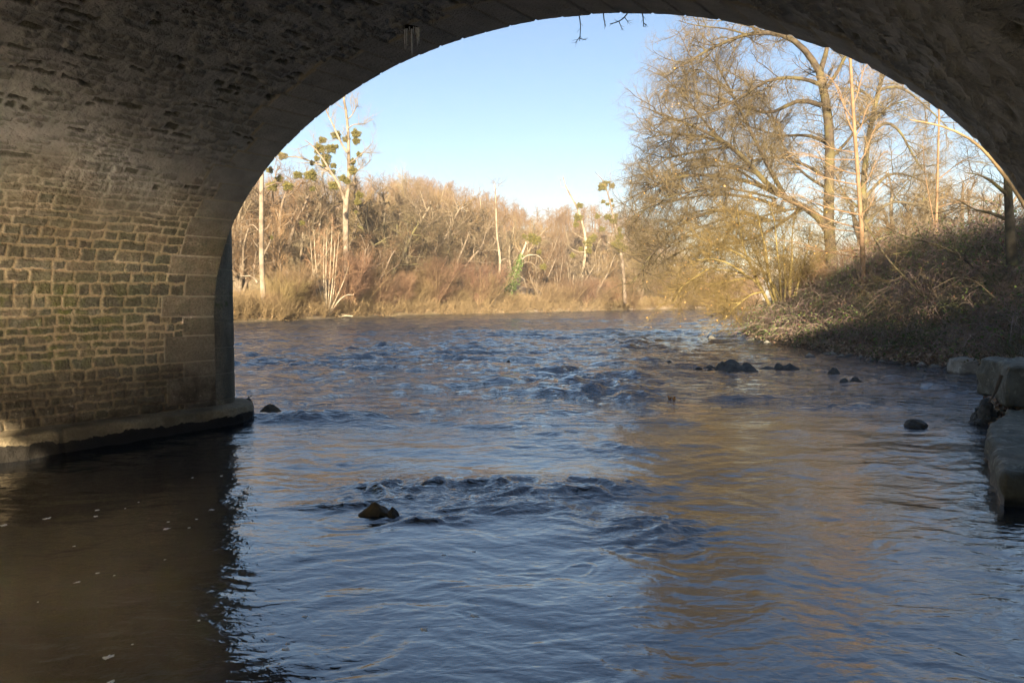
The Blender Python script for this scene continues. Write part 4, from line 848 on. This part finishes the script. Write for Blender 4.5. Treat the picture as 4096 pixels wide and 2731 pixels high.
def thin_tree(name, label, pts, depth, r0, seed, mt, mw, extra=(), L1=1.3, n1=18):
    P_, R_ = limbs_px(rg, [(pts, r0, r0 * .3, 0)] + [(e, r0 * .35, .01, rg.uniform(-1, 1)) for e in extra], depth, 12)
    return make_tree(name, label, 'tree', P_, R_, [dict(nper=n1, t0=.2, t1=1, L=L1, ang=(50, 12), up=.2, k=6, wob=.16, r0=.014, sides=3), dict(nper=6, t0=.15, t1=1, L=L1 * .45, ang=(42, 12), up=.05, k=4, wob=.18, r0=.007), dict(nper=3, t0=.2, t1=1, L=L1 * .22, ang=(40, 12), up=.0, k=2, wob=.15, r0=.005)], seed, mt, mw)
thin_tree('young_tree', 'thin straight bare tree between the second oak and the thick dark trunk', [(3742, 1010), (3745, 900), (3750, 700), (3755, 520), (3757, 380), (3760, 250)], 46, .10, 305, M['bark_orange'], M['twig_oak'], [[(3745, 940), (3700, 700), (3690, 560)], [(3750, 720), (3850, 640), (3930, 620)], [(3748, 830), (3860, 800), (3960, 850)]], 2.2, 12)
thin_tree('dark_tree', 'thick dark ivy-edged trunk at the right edge above the brambles', [(4050, 1060), (4044, 960), (4036, 850), (4030, 700), (4018, 560), (4010, 400)], 27, .21, 306, M['bark_oak'], M['twig_oak'],
          [[(4032, 880), (3960, 850), (3900, 840), (3830, 800)], [(4030, 780), (3960, 720), (3920, 700), (3860, 690)], [(4025, 650), (3980, 600), (3900, 580)]], 1.4, 9)
thin_tree('dark_tree', 'thin curved tree arching left from the right edge under the vault', [(4140, 900), (4080, 790), (3990, 665), (3920, 580), (3850, 535), (3760, 500), (3640, 480)], 24, .07, 307, M['bark_orange'], M['twig_oak'], [], 1.3, 18)
thin_tree('sapling', 'dark bare sapling leaning left across the shaded brambles', [(3740, 1230), (3693, 1190), (3612, 1101), (3550, 1038), (3510, 976), (3470, 910), (3440, 860)], 31, .055, 308, M['bark_oak'], M['twig_oak'], [[(3690, 1188), (3600, 1220), (3500, 1240)], [(3612, 1101), (3560, 1130), (3440, 1140)]], .9, 14)
thin_tree('sapling', 'dark bare sapling arching left along the bramble crest', [(3960, 1120), (3880, 1056), (3813, 1003), (3742, 976), (3639, 954), (3568, 922), (3530, 900)], 30, .05, 309, M['bark_oak'], M['twig_oak'], [[(3742, 976), (3660, 1000), (3560, 1020)]], .9, 14)
thin_tree('sapling', 'pale arching branch-like sapling low over the waterside brambles', [(4010, 1330), (3860, 1270), (3790, 1220), (3740, 1215), (3640, 1225)], 27, .035, 310, M['bark_grey'], M['twig_grey'], [[(3980, 1190), (3900, 1120), (3820, 1105), (3740, 1150)]], .9, 12)
for (px, ty, v, key, what) in [(3560, 640, 84, 'oak2', 'bare tan tree behind the second oak, in its right half'), (3680, 700, 88, 'slim1', 'slender grey tree behind the thin straight tree on the right'), (3850, 620, 80, 'oak1', 'pale bare tree filling the gap left of the dark trunk'), (3620, 860, 76, 'shrub2', 'olive bush on the crest behind the brambles'), (3330, 950, 72, 'shrub2', 'olive bush under the big oak trunk'),
                               (3210, 1020, 66, 'shrub1', 'tan bush at the oak foot behind the willow'), (3420, 960, 60, 'shrub0', 'pinkish bush right of the slender orange-lit tree base'), (3290, 1060, 50, 'shrub0', 'pinkish low bush between willow and slender tree'), (3560, 1010, 56, 'shrub1', 'tan bush on the crest under the second oak'), (3160, 1090, 54, 'shrub2', 'olive low bush just behind the willow stems')]:
    b = P(px, 1200, v); g_ = gz(b[0], b[1]); nmz = 'bush' if 'shrub' in key else 'bare_tree'
    put(key, nmz, what, 'bush' if 'shrub' in key else 'tree', b[0], b[1], max(P(px, ty, v)[2] - g_, 1.2), rt.uniform(0, 6.28), 'bushes and trees behind the right bank crest', w=1.1)

# brambles on the right bank
rb = np.random.default_rng(44); N = 30000
bx = rb.uniform(4, 48, N); by = rb.uniform(22, 78, N); dn = poly_sd(bx, by, land_near); vis = (dn > .9) & (bx / by < .86) & (bx / by > .2) & (rb.uniform(size=N) < np.clip(1.25 - dn / 22, .1, 1) * np.clip(1.3 - (by - 26) / 70, .3, 1))
bx, by, dn = bx[vis], by[vis], dn[vis]; bz = ground_z(bx, by); n = len(bx); print('canes', n)
k = 7; a = rb.uniform(0, 6.28, n); toward = np.stack([-.75 + 0 * a, -.55 + 0 * a], -1); dr = np.stack([np.cos(a), np.sin(a)], -1) + toward * .8; dr /= np.linalg.norm(dr, axis=1, keepdims=True)
ln = rb.uniform(.8, 3.2, n); hg = rb.uniform(.3, 1.7, n) * (.7 + .8 * np.clip(fbm(bx / 1.6, by / 1.6, 99, 2) + .4, 0, 1)) * np.clip(.45 + dn / 4, .45, 1.1); t_ = np.linspace(0, 1, k)
C = np.empty((n, k, 3)); C[..., 0] = bx[:, None] + dr[:, :1] * ln[:, None] * t_; C[..., 1] = by[:, None] + dr[:, 1:] * ln[:, None] * t_
C[..., 2] = bz[:, None] - .05 + hg[:, None] * np.sin(t_ * 2.5) * 1.0 - .25 * t_ ** 2 * ln[:, None] * .6; C[:, 1:] += rb.normal(size=(n, k - 1, 3)) * .04
R_ = .013 * (1 - .6 * t_)[None] * rb.uniform(.7, 1.6, n)[:, None]
C1, R1 = child(rb, C, R_, 6, .15, 1, .75, (48, 15), .05, 4, .2, .008)
v_, f_ = join([tubes(C, R_, 3), tubes(C1, R1, 3)])
tag(mesh_obj('brambles', v_, f_, M['cane']), 'shaded tangle of bramble canes covering the right bank', 'brambles', kind='stuff')
v_, q_ = leaves(rb, C1, 80000, .075, 1.0, .06)
tag(mesh_obj('bramble_leaves', v_, q_, M['bramble_leaf']), 'small green, brown and reddish leaves all over the bramble bank', 'leaves', kind='stuff')
sel = (dn < 9) & (fbm(bx / 2.2, by / 2.2, 121, 3) > .12)
if sel.sum() > 50:
    v_, q_ = leaves(rb, C1.reshape(n, -1, 3)[sel][:, :, None].reshape(-1, 4, 3), 26000, .085, 1.0, .10)
    tag(mesh_obj('bank_ivy', v_, q_, M['ivy']), 'dark green ivy patches among the brambles of the right bank', 'ivy', kind='stuff')
# leaf litter and gravel at the foot of the bank
N = 16000; i_ = rb.integers(0, len(nearS) - 1, N); f = rb.uniform(size=(N, 1)); q0 = np.array(nearS); pq = q0[i_] * (1 - f) + q0[i_ + 1] * f + rb.normal(size=(N, 2)) * .8
zq_ = ground_z(pq[:, 0], pq[:, 1]); ok = zq_ > .01; pq, zq_ = pq[ok], zq_[ok]; v_, q_ = leaves(rb, np.concatenate([pq, zq_[:, None] + .03], 1)[:, None], len(pq), .11, 1.0, .015)
tag(mesh_obj('leaf_litter', v_, q_, M['litter']), 'dead leaves and debris along the foot of the right bank', 'leaf litter', kind='stuff')

# ------------------------------------------------------------------ rocks and blocks
def rock(name, label, cat, px, base_y, w_px, top_y, mat, seed, group=None, dep=.8, sink=.35, npts=9, zb=0.0, sub=2, ang=1.0):
    r = np.random.default_rng(seed); c = G(px, base_y, zb); v = c[1]; w = w_px / F * v; h = max((base_y - top_y) / F * v, .03); dp = w * dep; c = c + np.array([0, dp * .5, 0])
    bm = bmesh.new()
    for i in range(npts):
        th_ = r.uniform(0, 6.283); q = r.uniform(.3, 1); zz_ = r.uniform(0, 1) if i else 1.0; k_ = ((1 - zz_ * .85) * q * 1.1 + .1) if ang < 1.2 else math.sqrt(max(1 - (zz_ * .92) ** 2, 0)) * q
        bm.verts.new((math.cos(th_) * w * .52 * k_, math.sin(th_) * dp * .52 * k_, zz_ * h))
    for i in range(9):
        th_ = i / 9 * 6.283; bm.verts.new((math.cos(th_) * w * .5, math.sin(th_) * dp * .5, -sink * h - .12)); bm.verts.new((math.cos(th_ + .3) * w * r.uniform(.40, .5), math.sin(th_ + .3) * dp * .48, .12 * h))
    bmesh.ops.convex_hull(bm, input=bm.verts[:]); 
    lo = [x for x in bm.verts if not x.link_faces]; bmesh.ops.delete(bm, geom=lo, context='VERTS')
    bmesh.ops.bevel(bm, geom=bm.edges[:], offset=min(w, h) * .05, segments=1, affect='EDGES', profile=.5)
    bmesh.ops.triangulate(bm, faces=bm.faces[:])
    for _ in range(sub): bmesh.ops.subdivide_edges(bm, edges=bm.edges[:], cuts=1, use_grid_fill=True)
    bm.normal_update(); co = np.array([x.co for x in bm.verts]); s = 3.2 / w; nn = fbm(co[:, 0] * s + co[:, 2] * s * 1.7, co[:, 1] * s - co[:, 2] * s * 1.3, seed, 4)
    for x, q in zip(bm.verts, nn): x.co += x.normal * float(q) * min(w, h * 1.5) * .11
    me = bpy.data.meshes.new(name); bm.to_mesh(me); bm.free(); me.materials.append(mat); o = bpy.data.objects.new(name, me); COL.objects.link(o); o.location = c
    return tag(o, label, cat, group)
RD, RP, RBn = M['rock_dark'], M['rock_pale'], M['rock_brown']
rock('rock', 'brown pointed rock breaking the water nearest the camera, ringed by ripples', 'rock', 1488, 2074, 150, 2018, RBn, 5, dep=.6, npts=7)
rock('rock', 'small dark knob of rock touching the right side of the nearest rock', 'rock', 1568, 2078, 75, 2034, RD, 2, dep=.8)
rock('rock', 'brown angular rock beside the foot of the bridge pier', 'rock', 1062, 1668, 112, 1614, RBn, 3, dep=.8)
rock('rock', 'small dark rock tucked behind the pier footing corner', 'rock', 985, 1628, 50, 1590, RD, 4, dep=.8)
cl = [(2938, 1492, 118, 1436, 'largest dark boulder of the rock cluster near the right bank', .8), (2893, 1486, 62, 1438, 'sharp triangular rock at the left shoulder of the largest boulder', .7), (2996, 1483, 74, 1450, 'dark rounded rock behind the right shoulder of the largest boulder', .8),
      (3002, 1493, 92, 1466, 'low broad dark rock right of and against the largest boulder', .7), (2926, 1500, 44, 1478, 'small round rock in front of the largest boulder', .9), (3080, 1482, 96, 1467, 'long low rock between the two groups of the cluster', .6), (3122, 1480, 46, 1452, 'knobbly rock standing up from the right group of the cluster', .9),
      (3170, 1482, 92, 1456, 'wedge-shaped rock ending the cluster on the right', .7), (2843, 1472, 50, 1462, 'flat rock left of the cluster, the farther one of two', .6), (2842, 1486, 36, 1476, 'flat rock left of the cluster, the nearer one of two', .6), (2798, 1475, 30, 1467, 'tiny flat rock left of the two flat rocks', .7),
      (2680, 1458, 34, 1442, 'lone small cone of rock far left of the cluster', .8), (2762, 1500, 26, 1492, 'tiny wet stone low in the water below left of the cluster', .8), (3346, 1505, 58, 1468, 'upright pointed rock alone right of the cluster', .7), (3386, 1538, 50, 1513, 'left one of a touching pair of dark rocks', .8), (3430, 1532, 50, 1508, 'right one of a touching pair of dark rocks', .8),
      (2850, 1358, 38, 1340, 'grey fin of rock off the tip of the right bank', .5), (2868, 1250, 50, 1243, 'far low mud-brown rock seen under the willow', .5), (2846, 1263, 60, 1256, 'second far low rock just nearer under the willow', .5), (2680, 1248, 40, 1243, 'faint far rock near the far shore left of the willow', .5), (2195, 1259, 16, 1255, 'tiny rock in the far water under the ivy-clad tree', .6), (2034, 1452, 20, 1440, 'tiny reddish rock in mid river', .6)]
for i, (px, by_, w_, ty, lb, dp) in enumerate(cl):
    rock('rock', lb, 'rock', px, by_, w_ * 1.08, by_ - (by_ - ty) * 1.0, RBn if 'reddish' in lb or 'brown' in lb else RD, 20 + i, 'dark rocks standing in the river' if i < 16 else None, dep=dp)
rock('boulder', 'smooth dark domed boulder alone in the water left of the concrete blocks', 'rock', 3685, 1720, 106, 1680, RD, 60, dep=.8, npts=40, ang=1.4)
rock('boulder', 'pale mottled boulder wedged behind the upright concrete block', 'rock', 3962, 1530, 66, 1440, RP, 61, dep=1.0)
rock('boulder', 'dark hollowed boulder beneath the two stacked concrete blocks', 'rock', 3972, 1712, 120, 1592, RD, 62, dep=.9, npts=22)
rock('boulder', 'low pale stone in the water where the bramble bank foot begins', 'rock', 3250, 1432, 48, 1411, RP, 63, dep=.8)
rs = np.random.default_rng(70)
SH = [(3020, 1366, 60, 18), (3075, 1378, 40, 14), (3335, 1424, 60, 20), (3375, 1430, 48, 22), (3410, 1432, 50, 22), (3450, 1437, 44, 20), (3490, 1444, 52, 20), (3535, 1450, 40, 16), (3590, 1456, 60, 16), (3640, 1462, 44, 18), (3700, 1468, 60, 24), (3760, 1474, 70, 20), (3800, 1482, 46, 18), (3560, 1440, 40, 20), (3665, 1452, 40, 20), (3310, 1418, 40, 14)]
PLC = ['at the tip of the right bank', 'just right of the bank tip', 'among the first stones of the foot wall', 'second in the stone row', 'in the middle of the stone row', 'right of the row middle', 'near the fallen branch', 'below the ivy patch', 'where the leaf litter starts', 'in the leaf litter', 'under the pale sapling', 'left of the small square block', 'touching the small square block', 'set back above the stone row', 'set back in the litter', 'leftmost of the stone row']
for i, ((px, by_, w_, h_), pl) in enumerate(zip(SH, PLC)):
    rock('shore_stone', 'grey waterside stone ' + pl, 'stone', px, by_, w_ * rs.uniform(.7, 1.5), by_ - h_ * rs.uniform(.6, 1.25), RP if i % 4 else RD, 80 + i, 'stones along the foot of the right bank', dep=.9)
def prism(name, label, top, zt, zb, mat, seed, group=None):
    bm = bmesh.new(); top = [np.array(p)[:2] for p in top]; n = len(top)
    cen = sum(top) / n; T = [bm.verts.new((p[0], p[1], zt)) for p in top]; B = [bm.verts.new((*(cen + (p - cen) * 1.03), zb)) for p in top]
    bm.faces.new(T); bm.faces.new(B[::-1])
    for i in range(n): bm.faces.new((T[i], B[i], B[(i + 1) % n], T[(i + 1) % n]))
    bmesh.ops.recalc_face_normals(bm, faces=bm.faces[:]); bmesh.ops.bevel(bm, geom=bm.edges[:], offset=.09, segments=3, affect='EDGES', profile=.6); bmesh.ops.triangulate(bm, faces=bm.faces[:])
    for _ in range(4):
        es = [e for e in bm.edges if e.calc_length() > .09]; bmesh.ops.subdivide_edges(bm, edges=es, cuts=1)
    bmesh.ops.triangulate(bm, faces=bm.faces[:]); bm.normal_update()
    co = np.array([x.co for x in bm.verts]); nn = fbm(co[:, 0] * 2.4 + co[:, 2] * 2.3, co[:, 1] * 2.4 - co[:, 2] * 1.9, seed, 6)
    for x, q in zip(bm.verts, nn): x.co += x.normal * float(q) * .12
    me = bpy.data.meshes.new(name); bm.to_mesh(me); bm.free(); me.materials.append(mat)
    for p in me.polygons: p.use_smooth = True
    o = bpy.data.objects.new(name, me); COL.objects.link(o); return tag(o, label, 'block', group)
z1_ = .42; A_, B_, C_, D_ = G(4011, 1886, z1_), G(3946, 1728, z1_), G(3958, 1695, z1_), G(4024, 1642, z1_)
prism('concrete_block', 'large flat concrete slab at the right edge, lowest and nearest block', [A_, B_, C_, D_, D_ + np.array([2.2, .4, 0]), A_ + np.array([1.6, -.1, 0])], z1_, -.7, M['block'], 1)
z2_ = 1.25; A2, B2 = G(4030, 1466, z2_), G(3998, 1444, z2_)
prism('concrete_block', 'tall squared block resting on the big slab at the right edge', [A2, B2, B2 + np.array([.15, .9, 0]), B2 + np.array([1.9, 1.0, 0]), A2 + np.array([1.9, .1, 0])], z2_, .45, M['block'], 2)
q_ = G(3840, 1503, 0); prism('concrete_block', 'small square pale block at the waterline in front of the brambles', [q_, q_ + np.array([.56, -.1, 0]), q_ + np.array([.95, .7, 0]), q_ + np.array([.1, .9, 0])], .55, -.5, M['rock_pale'], 3)

# branches
def branch(name, label, pts, depth, r0, seed, mat, L1=.5, n1=7, lv3=True, cat='branch', zd=0):
    rng = np.random.default_rng(seed); P_, R_ = limbs_px(rng, [(pts, r0, r0 * .35, zd)], depth, 10); cur = child(rng, P_, R_, n1, .15, 1, L1, (45, 12), 0, 5, .2, r0 * .4); tw = [tubes(P_, R_, 6), tubes(*cur, 3)]
    if lv3: c2 = child(rng, *cur, 4, .2, 1, L1 * .45, (42, 12), 0, 3, .2, r0 * .22); tw.append(tubes(*c2, 3))
    v_, f_ = join(tw); return tag(mesh_obj(name, v_, f_, mat), label, cat)
branch('fallen_branch', 'dark dead branch reaching over the water from the bank tip', [(2990, 1318), (2940, 1325), (2900, 1322), (2850, 1335), (2790, 1332)], 53.5, .06, 1, M['bark_oak'], 1.6, 9)
branch('fallen_branch', 'dead branch lying in the water at the bank tip', [(2980, 1345), (2930, 1355), (2890, 1358), (2840, 1352)], 51, .05, 2, M['bark_oak'], 1.0, 8)
branch('fallen_branch', 'upright dead twigs standing at the bank tip', [(3000, 1330), (3010, 1290), (3015, 1250), (3030, 1200)], 53, .05, 3, M['bark_oak'], 1.8, 12)
branch('fallen_branch', 'brown branch lying down the bank foot to the water', [(3515, 1400), (3560, 1405), (3610, 1395), (3660, 1370)], 29, .03, 4, M['bark_grey'], .5, 4)
branch('root', 'pale root hanging from the tall block down to the hollowed boulder', [(4005, 1500), (3985, 1560), (3968, 1590), (3955, 1610)], 13.6, .035, 5, M['bark_grey'], .15, 2, False, 'root')
branch('fallen_branch', 'pale dead branch sloping into the far water left of the alder', c7([(1110, 1020), (1060, 1110), (1000, 1190), (930, 1255), (880, 1240)]), 98, .12, 6, M['bark_pale'], 1.5, 4)
branch('fallen_branch', 'pale dead bough lying at the far shore right of the alder', c7([(1720, 1225), (1640, 1215), (1540, 1235), (1470, 1240)]), 101, .10, 7, M['bark_pale'], 1.5, 4)
HG = [([(2312, 40), (2319, 75), (2323, 110), (2318, 165)], [(2318, 150), (2302, 172)], [(2319, 155), (2345, 161)], 'longest twig hanging from the arch crown'), ([(2412, 40), (2416, 80), (2422, 106)], None, None, 'short single twig hanging right of the longest one'),
      ([(2520, 40), (2495, 75), (2470, 90), (2440, 97)], [(2476, 88), (2490, 122)], [(2500, 72), (2512, 90)], 'widely forked twig hanging at the middle of the arch crown'), ([(2566, 40), (2573, 75), (2574, 108)], [(2572, 92), (2586, 100)], None, 'rightmost short twig hanging from the arch crown')]
for (m_, a_, b_, lb) in HG:
    dpt = float(sum(x * y for x, y in zip(PB(m_[1][0], m_[1][1], D + .25), (-sP, cP, 0)))); b3 = PB(m_[1][0], m_[1][1], D + .25); dpt = -b3[0] * sP + b3[1] * cP
    prs = [(m_, .009, .005, 0)] + [(q, .006, .003, 0) for q in (a_, b_) if q]; P_, R_ = limbs_px(rg, prs, dpt, 9)
    rng = np.random.default_rng(len(lb)); c_ = child(rng, P_, R_, 4, .3, 1, .07, (45, 12), 0, 3, .2, .004); v_, f_ = join([tubes(P_, R_, 5), tubes(*c_, 3)])
    tag(mesh_obj('hanging_twig', v_, f_, M['bark_oak']), lb, 'twig', 'twigs hanging over the arch')

# foam flecks, floating leaves
def wz(x, y):
    i = int(np.clip(np.searchsorted(rows, y), 1, len(rows) - 1)); u = x / max(y, 3.5); j = int(np.clip(np.searchsorted(us, u), 1, len(us) - 1)); return float(max(WZ[i, j], WZ[i - 1, j - 1]))
FL = [(x * .6575, 1700 + y * .6575, r * .66) for x, y, r in [(285, 563, 23), (22, 608, 22), (592, 514, 16), (586, 553, 13), (1012, 630, 20), (1286, 518, 18), (473, 960, 17), (653, 1412, 30), (678, 1550, 18), (594, 904, 12), (452, 731, 11), (1173, 327, 8), (1345, 315, 10), (762, 510, 6), (1150, 624, 10), (1210, 1184, 12), (695, 917, 7), (1003, 818, 8), (1195, 570, 10), (843, 472, 7), (1735, 1362, 32), (1750, 1322, 16), (1697, 1450, 11), (232, 1086, 6), (805, 1336, 8), (1025, 586, 9)]] \
   + [(900 + x * .85, 1800 + y * .85, r * .8) for x, y, r in [(935, 842, 25), (1175, 780, 22), (1810, 692, 14), (1028, 491, 12), (1170, 474, 14), (375, 775, 14)]]
for k, (x_, y_, r_) in enumerate(FL):
    c = G(x_, y_); s = r_ / F * c[1]; rng = np.random.default_rng(500 + k); n = 18; an = np.arange(n) * 2 * np.pi / n; q = .8 + .28 * rng.normal(size=n)
    zt = wz(c[0], c[1]) + .001; vs = [(c[0] + math.cos(a) * s * b_, c[1] + math.sin(a) * s * b_ * 1.1, zt) for a, b_ in zip(an, q)] + [(c[0], c[1], zt + .002)] + [(c[0] + math.cos(a) * s * b_, c[1] + math.sin(a) * s * b_ * 1.1, zt - .02) for a, b_ in zip(an, q)]
    o = mesh_obj('foam_fleck', np.array(vs), [np.array([(i, (i + 1) % n, n) for i in range(n)]), np.array([(i, i + n + 1, (i + 1) % n + n + 1, (i + 1) % n) for i in range(n)])], M['foam'], smooth=True)
    tag(o, 'small white fleck of foam drifting on the water', 'foam', 'foam flecks drifting on the water')
for (x_, y_, s_, lb) in [(2690, 1599, 20, 'orange clump of leaves floating in mid river')]:
    c = G(x_, y_); s = s_ / F * c[1]; rng = np.random.default_rng(9); v_, q_ = leaves(rng, np.array([[c + np.array([rng.uniform(-1, 1) * s * .7, rng.uniform(-1, 1) * s * .7, wz(c[0], c[1]) + .01])] for _ in range(14)]), 26, .06, 1.0, .012); tag(mesh_obj('floating_leaves', v_, q_, M['orange_leaf']), lb, 'leaves')

# thin winter haze over the valley
hv = np.array([(x, y, z) for x in (-3300., 3300.) for y in (-2800., 3500.) for z in (-3., 62.)])
hzm = bpy.data.materials.new('haze'); hzm.use_nodes = True; hn = hzm.node_tree; hn.nodes.clear()
ho = hn.nodes.new('ShaderNodeOutputMaterial'); hp_v = hn.nodes.new('ShaderNodeVolumePrincipled'); hp_v.inputs['Density'].default_value = .0003; hp_v.inputs['Color'].default_value = (.93, .93, .95, 1); hp_v.inputs['Anisotropy'].default_value = .0
hn.links.new(hp_v.outputs[0], ho.inputs['Volume'])
tag(mesh_obj('haze', hv, np.array([(0, 1, 3, 2), (4, 6, 7, 5), (0, 4, 5, 1), (2, 3, 7, 6), (0, 2, 6, 4), (1, 5, 7, 3)]), hzm), 'thin pale haze lying over the river valley', 'haze', kind='stuff')

# ------------------------------------------------------------------ light, sky, camera
EL = math.radians(11.5); hd_ = PSI - math.radians(33)           # travel heading of the sunlight
trav = Vector((math.sin(hd_) * math.cos(EL), math.cos(hd_) * math.cos(EL), -math.sin(EL)))
sun = bpy.data.lights.new('sun', 'SUN'); sun.energy = 5.0; sun.angle = math.radians(.53); sun.color = (1.0, .79, .54)
so = bpy.data.objects.new('sun', sun); so.rotation_euler = trav.to_track_quat('-Z', 'Y').to_euler(); COL.objects.link(so)
w = bpy.data.worlds.new('World'); SC.world = w; w.use_nodes = True; nt = w.node_tree; bg = nt.nodes['Background']
sk = nt.nodes.new('ShaderNodeTexSky'); sk.sky_type = 'NISHITA'; sk.sun_disc = False; sk.sun_elevation = EL; sk.sun_rotation = hd_ + math.pi
sk.air_density = 1.0; sk.dust_density = .7; sk.ozone_density = 1.8
hs_n = nt.nodes.new('ShaderNodeHueSaturation'); hs_n.inputs['Saturation'].default_value = 1.04; nt.links.new(sk.outputs[0], hs_n.inputs['Color'])
mx_n = nt.nodes.new('ShaderNodeMix'); mx_n.data_type = 'RGBA'; mx_n.blend_type = 'MULTIPLY'; mx_n.inputs[0].default_value = 1; nt.links.new(hs_n.outputs[0], mx_n.inputs[6]); mx_n.inputs[7].default_value = (.79, .75, .775, 1)
nt.links.new(mx_n.outputs[2], bg.inputs[0]); bg.inputs[1].default_value = .05
cam = bpy.data.cameras.new('camera'); cam.sensor_width = 36; cam.lens = F / 4096 * 36; cam.clip_end = 6000; cam.clip_start = .05
co = bpy.data.objects.new('camera', cam); co.location = (0, 0, H); co.rotation_euler = (math.pi / 2 - TH, 0, 0); COL.objects.link(co); SC.camera = co
SC.view_settings.view_transform = 'Standard'; SC.view_settings.look = 'None'; SC.view_settings.exposure = 2.55; SC.view_settings.gamma = 1
SC.render.engine = 'CYCLES'; cy = SC.cycles; cy.max_bounces = 8; cy.diffuse_bounces = 6; cy.glossy_bounces = 3; cy.transmission_bounces = 8; cy.transparent_max_bounces = 4
cy.caustics_reflective = True; cy.caustics_refractive = False; cy.blur_glossy = .25; cy.sample_clamp_indirect = 0; cy.use_denoising = True
